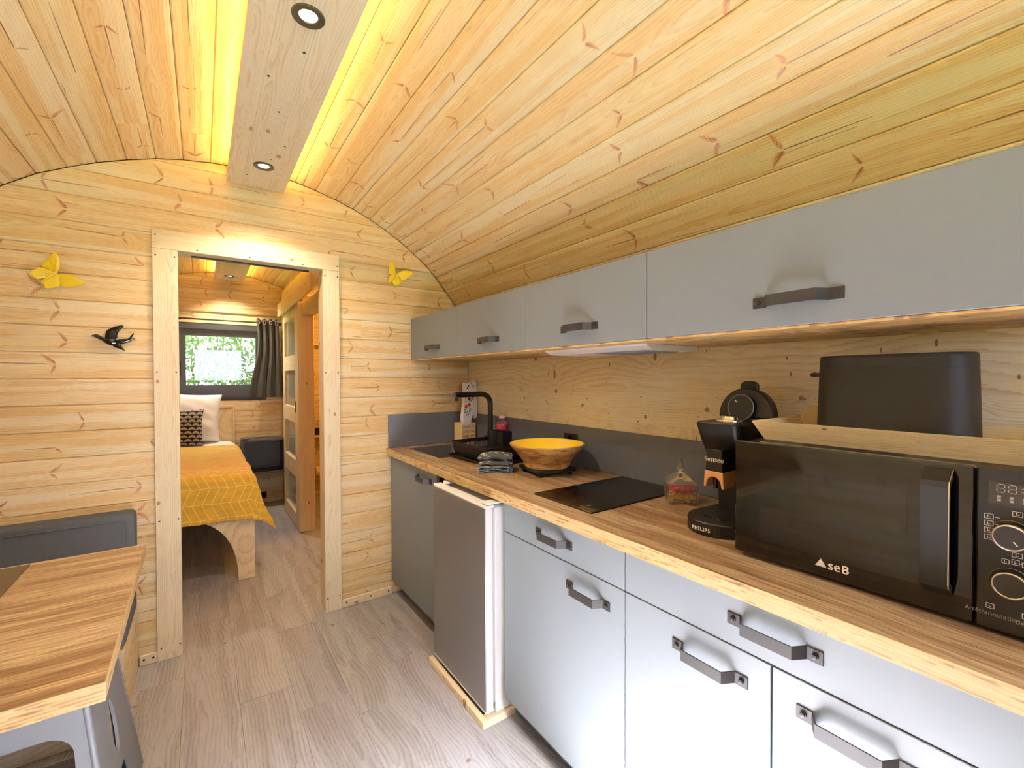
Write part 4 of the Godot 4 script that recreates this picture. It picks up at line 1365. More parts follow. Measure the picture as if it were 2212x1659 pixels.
func bowl() -> void:
	var t := thing("trivet", "square black slatted trivet on little feet under the wooden bowl", "trivet", Vector3(1.066, 0.90, 1.112), -0.17)
	var st := S()
	for q in [[-0.095, -0.07], [0.07, 0.095]]:
		bx(st, Vector3(q[0], 0.016, -0.095), Vector3(q[1], 0.029, 0.095), 0.002)
		bx(st, Vector3(-0.095, 0.016, q[0]), Vector3(0.095, 0.0288, q[1]), 0.002)
	bx(st, Vector3(-0.0125, 0.016, -0.09), Vector3(0.0125, 0.0285, 0.09), 0.002)
	bx(st, Vector3(-0.09, 0.016, -0.0125), Vector3(0.09, 0.0283, 0.0125), 0.002)
	part("frame", st, m["matt_black"], t)
	for q in [[-0.075, -0.075], [0.075, -0.075], [0.075, 0.075], [-0.075, 0.075]]:
		st = S()
		lathe(st, [Vector2(0, 0), Vector2(0.008, 0), Vector2(0.01, 0.016), Vector2(0, 0.016)], 12, Transform3D(Basis(), Vector3(q[0], 0, q[1])))
		part("foot", st, m["matt_black"], t)
	var b := thing("mango_bowl", "big turned wooden bowl with a bright yellow inside on the black trivet", "bowl", Vector3(1.066, 0.9291, 1.112))
	# bark patched wood, turned; the glaze stops at the rim
	var im := Image.create(512, 128, false, Image.FORMAT_RGB8)
	var n1 := FastNoiseLite.new()
	n1.seed = 91
	n1.frequency = 0.011
	n1.fractal_octaves = 5
	var n2 := FastNoiseLite.new()
	n2.seed = 92
	n2.frequency = 0.06
	for y in 128:
		for x in 512:
			var a := TAU * x / 512.0
			var v := n1.get_noise_3d(cos(a) * 90, sin(a) * 90, y * 4.5)
			var f := n2.get_noise_3d(cos(a) * 50, sin(a) * 50, y * 7.0)
			var band := smoothstep(40.0, 46.0, y) - smoothstep(82.0, 88.0, y)
			var c := Color(0.86, 0.71, 0.46).lerp(Color(0.55, 0.36, 0.18), clampf(smoothstep(-0.1, 0.35, v) * 0.55 + band * 0.5, 0.0, 1.0))
			c = c.lerp(Color(0.3, 0.19, 0.09), smoothstep(0.12, 0.5, f) * 0.65)
			im.set_pixel(x, y, c)
	st = S()
	lathe(st, [Vector2(0, 0), Vector2(0.094, 0), Vector2(0.094, 0), Vector2(0.101, 0.006), Vector2(0.112, 0.03), Vector2(0.113, 0.032), Vector2(0.139, 0.064), Vector2(0.141, 0.067), Vector2(0.166, 0.097), Vector2(0.1695, 0.103), Vector2(0.168, 0.1055), Vector2(0.16, 0.1058)], 72, Transform3D(), false, Vector2(1, 1))
	part("outside", st, mat("bowl_wood", Color.WHITE, 0.3, 0.0, ImageTexture.create_from_image(im)), b, "mottled brown outside")
	st = S()
	lathe(st, [Vector2(0.16, 0.1058), Vector2(0.155, 0.102), Vector2(0.128, 0.066), Vector2(0.10, 0.03), Vector2(0.07, 0.014), Vector2(0, 0.011)], 72)
	part("inside", st, m["yellow_enamel"], b, "bright yellow inside")

func cloth_tex(w: int, base: Color, ink: Color, k: int) -> ImageTexture:
	var im := Image.create(w, w, false, Image.FORMAT_RGB8)
	im.fill(base)
	for i in k:
		var c := Vector2(rng.randf() * w, rng.randf() * w)
		var d := Vector2.from_angle(rng.randf() * TAU)
		var l := rng.randf_range(0.10, 0.2) * w
		for s in 80:
			var u := s / 79.0
			var p := c + d * l * u
			var hw := l * 0.16 * sin(PI * u)
			for q in range(-8, 9):
				var pp := p + Vector2(-d.y, d.x) * hw * q / 8.0
				im.set_pixel(posmod(int(pp.x), w), posmod(int(pp.y), w), ink)
	return ImageTexture.create_from_image(im)

# a folded cloth: n layers, thick rounded fold at the front
func folded(t: Node3D, y0: float, w: float, d: float, layers: int, th: float, mt: String) -> void:
	for k in layers:
		var st := S()
		var rings := []
		var jit := rng.randf_range(-0.004, 0.004)
		for i in 17:
			var u := float(i) / 16
			var z := lerpf(-w * 0.5, w * 0.5, u) + jit
			var wob := 0.0022 * sin(u * 11.0 + k * 2.1)
			var sag := -0.005 * pow(absf(u - 0.5) * 2.0, 3.0)
			var ring := PackedVector3Array()
			var e := 1.0 - pow(absf(u - 0.5) * 2.0, 9.0) * 0.75
			for j in 20:
				var a := TAU * j / 20
				var cx := signf(cos(a)) * pow(absf(cos(a)), 0.35) * d * 0.5
				var cy := signf(sin(a)) * pow(absf(sin(a)), 0.8) * th * 0.5 * e
				ring.append(Vector3(cx + wob, y0 + th * (k + 0.5) + cy + sag * (k + 1) / layers + wob, z))
			rings.append(ring)
		loft(st, rings, false)
		part("fold", st, m[mt], t)

func towels() -> void:
	rng.seed = 77
	var a := mat("towel_dark", Color.WHITE, 0.95, 0.0, cloth_tex(256, Color(0.28, 0.29, 0.29), Color(0.70, 0.73, 0.74), 26))
	a.uv1_scale = Vector3(2, 1, 1)
	var b := mat("towel_light", Color.WHITE, 0.95, 0.0, cloth_tex(256, Color(0.36, 0.41, 0.45), Color(0.85, 0.88, 0.92), 60))
	b.uv1_scale = Vector3(2, 1, 1)
	var at := Vector3(0.905, 0.90, 0.938)
	var lo := thing("tea_towel", "folded blue grey and white patterned tea towel, the lower one beside the bowl", "towel", at, -2.2, "folded tea towels")
	folded(lo, 0.0, 0.158, 0.13, 3, 0.0105, "towel_light")
	var hi := thing("tea_towel", "folded charcoal tea towel with pale leaves, on top of the other one", "towel", at + Vector3(0, 0.032, 0), -2.23, "folded tea towels")
	folded(hi, 0.0, 0.155, 0.125, 2, 0.0245, "towel_dark")

func dish_rack() -> void:
	var t := thing("dish_rack", "black plastic dish rack with slotted sides on a drip tray beside the sink", "dish rack", Vector3(1.05, 0.90, 0.66), 0.05)
	var hx := 0.142
	var hz := 0.19
	# drip tray
	var st := S()
	var rings := []
	for q in [[0.0, 0.0], [0.0, 0.0], [0.006, 0.008], [0.016, 0.014], [0.018, 0.014], [0.018, 0.010], [0.010, 0.004], [0.004, -0.004], [0.004, -0.004]]:
		var ring := PackedVector3Array()
		for v in round_rect(-hx - q[1], -hz - q[1], hx + q[1], hz + q[1], 0.04, 5):
			ring.append(Vector3(v.x, q[0], v.y))
		rings.append(ring)
	loft(st, rings, true)
	part("drip_tray", st, m["black"], t)
	# the basket: walls of uprights and rails that flare outwards
	st = S()
	var out := round_rect(-hx + 0.014, -hz + 0.014, hx - 0.014, hz - 0.014, 0.035, 4)
	var rim := round_rect(-hx - 0.002, -hz - 0.002, hx + 0.002, hz + 0.002, 0.04, 4)
	for q in [[0.0, 0.0, 0.02, 0.26], [0.70, 0.70, 1.0, 1.0]]:
		rings = []
		for s in [[q[0], 0.0], [q[0], 0.0], [q[3], 0.0], [q[3], 0.0], [q[3], -0.005], [q[3], -0.005], [q[0], -0.005], [q[0], -0.005], [q[0], 0.0]]:
			var ring := PackedVector3Array()
			for k in out.size():
				var v := out[k].lerp(rim[k], s[0])
				v += v.normalized() * s[1]
				ring.append(Vector3(v.x, 0.018 + 0.07 * s[0], v.y))
			rings.append(ring)
		loft(st, rings, true, false, false)
	# slotted band between the rails
	for k in out.size():
		var n := (k + 1) % out.size()
		var len := out[k].distance_to(out[n])
		var cnt := maxi(int(len / 0.008), 1)
		for c in cnt:
			var u := (c + 0.5) / cnt
			var pb := out[k].lerp(out[n], u).lerp(rim[k].lerp(rim[n], u), 0.24)
			var ptp := out[k].lerp(out[n], u).lerp(rim[k].lerp(rim[n], u), 0.72)
			tube(st, [Vector3(pb.x, 0.018 + 0.07 * 0.24, pb.y), Vector3(ptp.x, 0.018 + 0.07 * 0.72, ptp.y)], 0.0024, 5, false)
	bx(st, Vector3(-hx + 0.016, 0.018, -hz + 0.016), Vector3(hx - 0.016, 0.022, hz - 0.016))
	part("basket", st, m["black"], t)
	for k in 9:
		st = S()
		tube(st, [Vector3(-0.1, 0.022, -0.03 + k * 0.02), Vector3(-0.1, 0.062, -0.03 + k * 0.02), Vector3(0.06, 0.062, -0.03 + k * 0.02), Vector3(0.06, 0.022, -0.03 + k * 0.02)], 0.003, 6)
		part("plate_divider", st, m["black"], t)
	# cutlery cups hung at the back
	for q in [[-0.115, -0.055], [-0.05, 0.01]]:
		st = S()
		rings = []
		for s in [[0.024, 0.9], [0.024, 0.9], [0.135, 1.0], [0.135, 1.0], [0.135, 0.93], [0.135, 0.93], [0.03, 0.84], [0.03, 0.84]]:
			var ring := PackedVector3Array()
			var cz: float = (q[0] + q[1]) * 0.5
			for v in round_rect(-0.036 * s[1], -0.03 * s[1], 0.036 * s[1], 0.03 * s[1], 0.006, 3):
				ring.append(Vector3(v.x + 0.105, s[0], v.y + cz))
			rings.append(ring)
		loft(st, rings, true)
		part("cutlery_cup", st, m["black"], t)

func bottle_mitt_block() -> void:
	# soap bottle
	var t := thing("soap_bottle", "small clear bottle of pink washing liquid behind the dish rack", "bottle", Vector3(1.246, 0.90, 0.475))
	var st := S()
	lathe(st, [Vector2(0, 0), Vector2(0.03, 0), Vector2(0.033, 0.004), Vector2(0.034, 0.05), Vector2(0.034, 0.15), Vector2(0.032, 0.165), Vector2(0.023, 0.178), Vector2(0.0165, 0.184), Vector2(0.0165, 0.192), Vector2(0, 0.192)], 28)
	part("bottle", st, m["crystal"], t)
	st = S()
	lathe(st, [Vector2(0, 0.003), Vector2(0.029, 0.003), Vector2(0.0315, 0.008), Vector2(0.0315, 0.15), Vector2(0.028, 0.155), Vector2(0, 0.155)], 28)
	part("liquid", st, mat("pink_soap", Color(0.93, 0.14, 0.42), 0.15), t, "pink liquid")
	st = S()
	lathe(st, [Vector2(0.0185, 0.19), Vector2(0.0185, 0.204), Vector2(0.017, 0.206), Vector2(0.009, 0.207), Vector2(0.007, 0.213), Vector2(0, 0.214)], 20)
	part("cap", st, mat("clear_cap", Color(0.9, 0.88, 0.86), 0.3), t)
	# bamboo cutlery block with square openings in its front
	var b := thing("bamboo_holder", "bamboo holder with slots standing in the corner under the oven mitt", "cutlery holder", Vector3(1.212, 0.90, 0.085), 0.0)
	var w := 0.052
	var tint := Color(0.97, 0.83, 0.57)
	for q in [[-w, -w, -w + 0.008, w], [w - 0.008, -w, w, w], [-w + 0.008, -w, w - 0.008, -w + 0.008]]:
		st = S(tint)
		bx(st, Vector3(q[0], 0, q[1]), Vector3(q[2], 0.135, q[3]), 0.001, grain(1, 0 if absf(q[2] - q[0]) > 0.02 else 2, -w, w, 5, 8, 1.2))
		part("wall", st, m["pale"], b)
	st = S(tint)
	bx(st, Vector3(-w + 0.008, 0, -w + 0.008), Vector3(w - 0.008, 0.008, w - 0.001), 0.0005, grain(0, 2, -w, w, 3, 8, 1.2))
	part("floor_board", st, m["pale"], b)
	for k in 4:
		st = S(tint)
		bx(st, Vector3(-w + 0.0085, 0.03 + k * 0.03, w - 0.006), Vector3(w - 0.0085, 0.042 + k * 0.03, w), 0.0008, grain(0, 1, 0, 0.14, k, 8, 1.2))
		part("slat", st, m["pale"], b)
	for k in 2:
		st = S(tint)
		bx(st, Vector3(-0.026 + k * 0.034, 0.008, w - 0.0125), Vector3(-0.017 + k * 0.034, 0.134, w - 0.0065), 0.0008, grain(1, 0, -w, w, k + 2, 8, 1.2))
		part("slat", st, m["pale"], b)
	# oven mitt: quilted outline hung in the corner
	var o := thing("oven_mitt", "white oven mitt printed with red flowers hanging in the corner by the tap", "oven mitt", Vector3(1.229, 1.05, 0.13), 0.12)
	var ol := PackedVector2Array()
	for q in [[-0.058, 0.245], [-0.056, 0.20], [-0.060, 0.12], [-0.068, 0.06], [-0.073, 0.03], [-0.072, 0.0], [-0.060, -0.022], [-0.040, -0.034], [-0.018, -0.030], [0.0, -0.012], [0.006, 0.012], [0.009, 0.035], [0.014, 0.035], [0.018, 0.020], [0.030, 0.010], [0.042, 0.014], [0.050, 0.030], [0.053, 0.06], [0.053, 0.10], [0.048, 0.14], [0.046, 0.20], [0.044, 0.252]]:
		ol.append(Vector2(q[0], q[1]))
	st = S()
	var mt_uv := func(p: Vector3, _ax: int) -> Vector2: return Vector2((p.x + 0.075) / 0.3, (0.26 - p.y) / 0.3)
	slab(st, ol, -0.011, 0.011, 0.006, Transform3D(), mt_uv)
	part("mitt", st, mat("mitt_print", Color.WHITE, 0.9, 0.0, mitt_print()), o)
	st = S()
	var loop := []
	for k in 13:
		var a := TAU * k / 12
		loop.append(Vector3(0.05 + 0.010 * cos(a), 0.252 + 0.012 * sin(a), 0.0))
	tube(st, loop, 0.0035, 6)
	part("hanging_loop", st, m["white_cloth"], o)

func mitt_print() -> ImageTexture:
	var s := 256
	var im := Image.create(s, s, false, Image.FORMAT_RGB8)
	im.fill(Color(0.93, 0.91, 0.90))
	var k := s / 0.3
	var blob := func(c: Vector2, rx: float, ry: float, ang: float, col: Color) -> void:
		var r := maxf(rx, ry)
		for y in range(maxi(int((c.y - r) * k), 0), mini(int((c.y + r) * k) + 1, s)):
			for x in range(maxi(int((c.x - r) * k), 0), mini(int((c.x + r) * k) + 1, s)):
				var d := (Vector2(x / k, y / k) - c).rotated(-ang)
				if pow(d.x / rx, 2) + pow(d.y / ry, 2) < 1.0:
					im.set_pixel(x, y, col)
	for f in [[0.052, 0.035, 0.007, Color(0.5, 0.12, 0.12)], [0.043, 0.047, 0.006, Color(0.55, 0.1, 0.12)], [0.06, 0.085, 0.009, Color(0.55, 0.1, 0.2)], [0.056, 0.118, 0.0125, Color(0.62, 0.2, 0.4)], [0.055, 0.155, 0.013, Color(0.83, 0.3, 0.16)], [0.032, 0.165, 0.013, Color(0.80, 0.25, 0.12)], [0.036, 0.1, 0.007, Color(0.8, 0.6, 0.3)]]:
		for p in 5:
			var a := TAU * p / 5.0
			blob.call(Vector2(f[0], f[1]) + Vector2.from_angle(a) * f[2] * 0.6, f[2] * 0.5, f[2] * 0.38, a, f[3])
		blob.call(Vector2(f[0], f[1]), f[2] * 0.22, f[2] * 0.22, 0.0, Color(0.35, 0.12, 0.1))
	for q in [[0.075, 0.02, 0.6], [0.084, 0.03, 0.9], [0.09, 0.045, -0.6], [0.095, 0.035, -0.9], [0.08, 0.11, -0.6], [0.088, 0.118, -0.5], [0.078, 0.125, -0.7], [0.09, 0.105, -0.5], [0.072, 0.13, -0.9], [0.022, 0.185, 1.2], [0.03, 0.205, 1.0], [0.04, 0.2, -1.0], [0.05, 0.215, -1.2], [0.058, 0.2, 1.4], [0.062, 0.21, -1.1], [0.045, 0.225, 0.9], [0.035, 0.22, -1.2], [0.02, 0.2, 0.8], [0.066, 0.19, 0.7], [0.028, 0.135, 0.9]]:
		blob.call(Vector2(q[0], q[1]), 0.0065, 0.0022, q[2], Color(0.13, 0.15, 0.12))
	for q in [[0.064, 0.18], [0.071, 0.182], [0.06, 0.19]]:
		blob.call(Vector2(q[0], q[1]), 0.0028, 0.0028, 0.0, Color(0.1, 0.1, 0.22))
	return ImageTexture.create_from_image(im)

# ---------------------------------------------------------------- dining corner
func dining() -> void:
	rng.seed = 88
	var t := thing("dining_table", "dining table with a rustic oak look top and pale edges, bottom left", "table")
	var st := S()
	var uvt := func(p: Vector3, ax: int) -> Vector2: return Vector2(p.x / 2.7 + 0.61, (p.z - 0.62) / 0.91 + (p.y if ax != 1 else 0.0))
	var top := PackedVector2Array([Vector2(-1.215, -0.655), Vector2(-0.377, -0.655), Vector2(-0.3665, -1.521), Vector2(-1.215, -1.521)])
	slab(st, top, 0.7122, 0.75, 0.0, Transform3D(Basis(Vector3(1, 0, 0), Vector3(0, 0, -1), Vector3(0, 1, 0)), Vector3.ZERO), uvt)
	part("tabletop", st, m["top"], t)
	st = S()
	bx(st, Vector3(-1.215, 0.7122, 1.5212), Vector3(-0.3655, 0.7497, 1.5228), 0.0006, grain(0, 1, 0.712, 0.75, 0, 2, 2.7))
	part("edge_band", st, m["edge"], t)
	st = S()
	var xe := Transform3D(Basis(Vector3.UP, atan2(0.0105, 0.866)), Vector3(-0.377, 0, 0.655))
	bx(st, Vector3(-0.0002, 0.7122, 0.0), Vector3(0.0014, 0.7497, 0.867), 0.0006, grain(2, 1, 0.712, 0.75, 1, 2, 2.7), xe)
	part("edge_band", st, m["edge"], t)
	st = S()
	bx(st, Vector3(-1.02, 0.0, 1.05), Vector3(-0.95, 0.7122, 1.12), 0.003)
	part("leg", st, m["anthracite"], t)
	st = S()
	bx(st, Vector3(-1.2, 0.0005, 1.04), Vector3(-0.83, 0.012, 1.13), 0.003)
	part("foot_plate", st, m["anthracite"], t)
	st = S()
	bx(st, Vector3(-1.0, 0.7503, 0.672), Vector3(-0.651, 0.7528, 1.30), 0.001)
	tag(part("table_mat", st, mat("mat_taupe", Color(0.33, 0.28, 0.20), 0.8), self), "dark taupe mat lying on the table at the left edge of the picture", "table mat")
	# bench against the doorway wall
	var b := thing("bench", "pale wooden bench box against the doorway wall behind the table", "bench")
	board("side_board", b, Vector3(-0.479, 0.0, 0.015), Vector3(-0.461, 0.292, 0.46), 2, 1, "pale", 8, 1.4, 0.002, Color(1, 0.94, 0.8), 3)
	board("front_board", b, Vector3(-1.21, 0.0, 0.442), Vector3(-0.4795, 0.292, 0.46), 0, 1, "pale", 8, 1.4, 0.002, Color(1, 0.94, 0.8), 5)
	board("lid_board", b, Vector3(-1.21, 0.2925, 0.015), Vector3(-0.461, 0.308, 0.46), 0, 2, "pale", 8, 1.4, 0.002, Color(1, 0.94, 0.8), 6)
	var c := thing("bench_cushion", "thick charcoal seat cushion on the wooden bench", "cushion")
	st = S()
	cushion(st, Vector3(-1.2, 0.3085, 0.10), Vector3(-0.452, 0.42, 0.47), 0.03)
	part("seat", st, m["upholstery"], c)
	st = S()
	cushion(st, Vector3(-1.2, 0.42, 0.0015), Vector3(-0.4575, 0.7385, 0.092), 0.022)
	var k := part("backrest", st, m["upholstery"], b, "charcoal upholstered backrest against the doorway wall")
	# piping that outlines the front of the pad
	st = S()
	var pp := []
	for v in round_rect(-1.17, 0.45, -0.486, 0.706, 0.02, 4):
		pp.append(Vector3(v.x, v.y, 0.0925))
	pp.append(pp[0])
	tube(st, pp, 0.0035, 6, false)
	part("seam", st, m["upholstery"], k)
	stool()

# a cushion: a box whose edges are rounded by r
func cushion(st: SurfaceTool, a: Vector3, b: Vector3, r: float) -> void:
	var rings := []
	for q in [[0.0, 1.0], [0.07, 0.62], [0.29, 0.29], [0.62, 0.07], [1.0, 0.0]]:
		rings.append([a.y + r * q[0], r * q[1]])
	for q in [[1.0, 0.0], [0.62, 0.07], [0.29, 0.29], [0.07, 0.62], [0.0, 1.0]]:
		rings.append([b.y - r * q[0], r * q[1]])
	var out := []
	for q in rings:
		var ring := PackedVector3Array()
		for v in round_rect(a.x + q[1], a.z + q[1], b.x - q[1], b.z - q[1], r, 5):
			ring.append(Vector3(v.x, q[0], v.y))
		out.append(ring)
	loft(st, out, true)

func stool() -> void:
	var t := thing("stool", "grey moulded stool with slotted sides tucked under the dining table", "stool", Vector3(-0.642, 0.0, 0.935))
	var hw := 0.188       # half width at the top, the legs splay outwards below
	var top := 0.505
	var lean := 0.13
	# each side is a panel that leans out: outline with an arch at the foot and a leaf-shaped slot
	for k in 4:
		var st := S()
		var spread := hw + top * lean
		var tb := Basis(Vector3.UP, PI / 2 * k) * Basis(Vector3.RIGHT, -atan(lean))
		var xf := Transform3D(tb, Basis(Vector3.UP, PI / 2 * k) * Vector3(0, 0, spread - 0.0))
		var hgt := top * sqrt(1.0 + lean * lean)
		var arch := PackedVector2Array()
		var wide: float = 0.162 if k % 2 == 0 else 0.075
		var rise: float = 0.452 if k % 2 == 0 else 0.19
		arch.append(Vector2(-wide - 0.03, -0.01))
		for q in arc(Vector2(-wide + 0.055, rise - 0.06), 0.058, 170, 90, 6):
			arch.append(q)
		for q in arc(Vector2(wide - 0.055, rise - 0.06), 0.058, 90, 10, 6):
			arch.append(q)
		arch.append(Vector2(wide + 0.03, -0.01))
		var outl := PackedVector2Array([Vector2(-spread, 0.0), Vector2(spread, 0.0), Vector2(hw, hgt), Vector2(-hw, hgt)])
		for piece in Geometry2D.clip_polygons(ccw(outl), ccw(arch)):
			if k % 2 == 1:
				var slot := PackedVector2Array()
				for q in 17:
					var a := -PI * 0.5 + PI * q / 16
					slot.append(Vector2(0.034 * pow(cos(a), 1.2), 0.315 + 0.085 * sin(a)))
				for q in range(1, 16):
					var a := PI * 0.5 + PI * q / 16
					slot.append(Vector2(0.034 * cos(a), 0.315 + 0.085 * sin(a)))
				holed(st, piece, ccw(slot), -0.008, 0.0, xf)
			else:
				slab(st, piece, -0.008, 0.0, 0.0, xf)
		part("side_panel", st, m["grey_plastic"], t)
	# rounded corners along the splayed edges
	for sx in [-1, 1]:
		for sz in [-1, 1]:
			var st := S()
			var o := hw + top * lean - 0.006
			tube(st, [Vector3(sx * o, 0.004, sz * o), Vector3(sx * (hw - 0.006), top - 0.004, sz * (hw - 0.006))], 0.0085, 10)
			part("leg", st, m["grey_plastic"], t)
	var s2 := S()
	cushion(s2, Vector3(-hw, top - 0.012, -hw), Vector3(hw, top + 0.006, hw), 0.008)
	part("seat", s2, m["grey_plastic"], t)
	s2 = S()
	bx(s2, Vector3(-hw - 0.02, 0.12, -hw - 0.02), Vector3(hw + 0.01, 0.135, hw + 0.01), 0.003)  # dark sheet added for the shade inside the stool, seen through the arch
	part("inner_shade", s2, m["upholstery"], t)

# ---------------------------------------------------------------- ornaments on the doorway wall
func relief(st: SurfaceTool, ol: Array, z0: float, th: float, dome: float, tilt := Vector3.ZERO) -> void:
	var poly := PackedVector2Array()
	var c := Vector2.ZERO
	for q in ol:
		c += Vector2(q[0], q[1]) / ol.size()
	# fine outline through the points
	var n := ol.size()
	for i in n:
		var p0 := Vector2(ol[(i - 1 + n) % n][0], ol[(i - 1 + n) % n][1])
		var p1 := Vector2(ol[i][0], ol[i][1])
		var p2 := Vector2(ol[(i + 1) % n][0], ol[(i + 1) % n][1])
		var p3 := Vector2(ol[(i + 2) % n][0], ol[(i + 2) % n][1])
		for k in 4:
			poly.append(p1.cubic_interpolate(p2, p0, p3, k / 4.0))
	var rows := []
	for s in [[1.0, z0], [1.0, z0 + th], [1.0, z0 + th], [0.94, z0 + th + dome * 0.35], [0.8, z0 + th + dome * 0.7], [0.55, z0 + th + dome * 0.93], [0.25, z0 + th + dome], [0.0, z0 + th + dome]]:
		var line := PackedVector3Array()
		for p in poly:
			var v: Vector2 = c.lerp(p, s[0])
			line.append(Vector3(v.x, v.y, s[1] + tilt.x * (v.x - tilt.y) + tilt.z * v.y * 0.0))
		rows.append(line)
	grid(st, rows, true, Geometry2D.is_polygon_clockwise(poly) == false)
	grid(st, [rows[0], _flat(rows[0])], true, Geometry2D.is_polygon_clockwise(poly))

func _flat(row: PackedVector3Array) -> PackedVector3Array:
	var c := Vector3.ZERO
	for p in row:
		c += p / row.size()
	var o := PackedVector3Array()
	for p in row:
		o.append(c)
	return o

func veins(st: SurfaceTool, from: Vector3, tips: Array) -> void:
	for q in tips:
		var b := Vector3(q[0], q[1], q[2])
		tube(st, [from.lerp(b, 0.18), from.lerp(b, 0.5) + Vector3(0, 0, 0.002), from.lerp(b, 0.85)], 0.0009, 6)

func wall_ornaments() -> void:
	# large butterfly on the left
	var t := thing("butterfly_ornament", "large glossy yellow butterfly ornament on the wall left of the doorway", "wall ornament", Vector3.ZERO, 0.0, "yellow butterflies on the doorway wall")
	var st := S()
	relief(st, [[-0.712, 1.865], [-0.702, 1.853], [-0.697, 1.835], [-0.6955, 1.812], [-0.700, 1.79], [-0.709, 1.775], [-0.722, 1.783], [-0.737, 1.79], [-0.751, 1.799], [-0.748, 1.815], [-0.738, 1.826], [-0.731, 1.838], [-0.722, 1.852]], 0.012, 0.003, 0.004, Vector3(0.25, -0.71, 0))
	part("upper_wing", st, m["butterfly"], t)
	st = S()
	relief(st, [[-0.706, 1.772], [-0.712, 1.763], [-0.722, 1.755], [-0.735, 1.753], [-0.752, 1.746], [-0.763, 1.743], [-0.772, 1.75], [-0.781, 1.764], [-0.777, 1.777], [-0.768, 1.783], [-0.758, 1.794], [-0.742, 1.791], [-0.722, 1.784]], 0.016, 0.003, 0.003, Vector3(-0.1, -0.71, 0))
	part("lower_wing", st, m["butterfly"], t)
	st = S()
	relief(st, [[-0.704, 1.772], [-0.697, 1.757], [-0.6955, 1.74], [-0.697, 1.722], [-0.712, 1.714], [-0.727, 1.709], [-0.741, 1.71], [-0.744, 1.722], [-0.752, 1.732], [-0.747, 1.744], [-0.735, 1.757], [-0.72, 1.762]], 0.018, 0.003, 0.003, Vector3(0.1, -0.71, 0))
	part("lower_wing", st, m["butterfly"], t)
	st = S()
	relief(st, [[-0.704, 1.772], [-0.685, 1.773], [-0.662, 1.772], [-0.64, 1.761], [-0.625, 1.749], [-0.6175, 1.739], [-0.628, 1.731], [-0.643, 1.727], [-0.655, 1.723], [-0.672, 1.72], [-0.685, 1.721], [-0.693, 1.73], [-0.698, 1.75]], 0.012, 0.003, 0.004, Vector3(0.3, -0.71, 0))
	part("upper_wing", st, m["butterfly"], t)
	st = S()
	tube(st, [Vector3(-0.735, 1.754, 0.026), Vector3(-0.718, 1.768, 0.028), Vector3(-0.702, 1.778, 0.027)], 0.0035, 8)
	part("body", st, m["butterfly"], t)
	st = S()
	veins(st, Vector3(-0.709, 1.775, 0.021), [[-0.712, 1.855, 0.0205], [-0.703, 1.845, 0.0225], [-0.728, 1.835, 0.017], [-0.74, 1.81, 0.0145]])
	veins(st, Vector3(-0.709, 1.768, 0.0235), [[-0.77, 1.757, 0.0275], [-0.765, 1.775, 0.027], [-0.755, 1.788, 0.026]])
	veins(st, Vector3(-0.707, 1.766, 0.0245), [[-0.735, 1.715, 0.021], [-0.715, 1.717, 0.023], [-0.745, 1.735, 0.02]])
	part("vein", st, m["butterfly"], t)
	st = S()
	tube(st, [Vector3(-0.701, 1.779, 0.024), Vector3(-0.69, 1.784, 0.02), Vector3(-0.68, 1.783, 0.015)], 0.0009, 6)
	part("antenna", st, m["butterfly"], t)
	st = S()
	tube(st, [Vector3(-0.701, 1.780, 0.024), Vector3(-0.692, 1.788, 0.02), Vector3(-0.684, 1.79, 0.015)], 0.0009, 6)
	part("antenna", st, m["butterfly"], t)
	st = S()
	tube(st, [Vector3(-0.779, 1.757, 0.017), Vector3(-0.786, 1.754, 0.012), Vector3(-0.792, 1.75, 0.004)], 0.0018, 6)
	part("wing_tail", st, m["butterfly"], t)
	st = S()
	tube(st, [Vector3(-0.741, 1.711, 0.017), Vector3(-0.745, 1.703, 0.012), Vector3(-0.752, 1.698, 0.006)], 0.0018, 6)
	part("wing_tail", st, m["butterfly"], t)
	# small butterfly on the right
	t = thing("butterfly_ornament", "smaller yellow butterfly ornament on the wall between the doorway and the wall cabinets", "wall ornament", Vector3.ZERO, 0.0, "yellow butterflies on the doorway wall")
	st = S()
	relief(st, [[0.733, 2.037], [0.745, 2.036], [0.755, 2.03], [0.764, 2.02], [0.769, 2.003], [0.772, 1.985], [0.773, 1.968], [0.758, 1.963], [0.742, 1.96], [0.7275, 1.962], [0.725, 1.972], [0.7285, 1.995]], 0.014, 0.002, 0.003, Vector3(-0.3, 0.77, 0))
	part("upper_wing", st, m["butterfly"], t)
	st = S()
	relief(st, [[0.776, 1.964], [0.768, 1.962], [0.752, 1.962], [0.738, 1.953], [0.729, 1.938], [0.722, 1.918], [0.722, 1.909], [0.735, 1.910], [0.751, 1.921], [0.763, 1.938]], 0.014, 0.002, 0.003, Vector3(-0.2, 0.77, 0))
	part("lower_wing", st, m["butterfly"], t)
	st = S()
	relief(st, [[0.778, 1.963], [0.790, 1.95], [0.803, 1.934], [0.81, 1.922], [0.803, 1.910], [0.789, 1.900], [0.774, 1.896], [0.761, 1.902], [0.752, 1.913], [0.753, 1.925], [0.762, 1.94]], 0.016, 0.002, 0.004)
	part("lower_wing", st, m["butterfly"], t)
	st = S()
	relief(st, [[0.779, 1.966], [0.797, 1.981], [0.815, 1.991], [0.836, 1.994], [0.858, 1.993], [0.872, 1.988], [0.879, 1.98], [0.87, 1.969], [0.853, 1.955], [0.835, 1.939], [0.822, 1.934], [0.811, 1.931], [0.803, 1.94], [0.79, 1.954]], 0.014, 0.002, 0.004, Vector3(0.25, 0.78, 0))
	part("upper_wing", st, m["butterfly"], t)
	st = S()
	tube(st, [Vector3(0.762, 1.93, 0.022), Vector3(0.772, 1.95, 0.024), Vector3(0.782, 1.97, 0.022)], 0.003, 8)
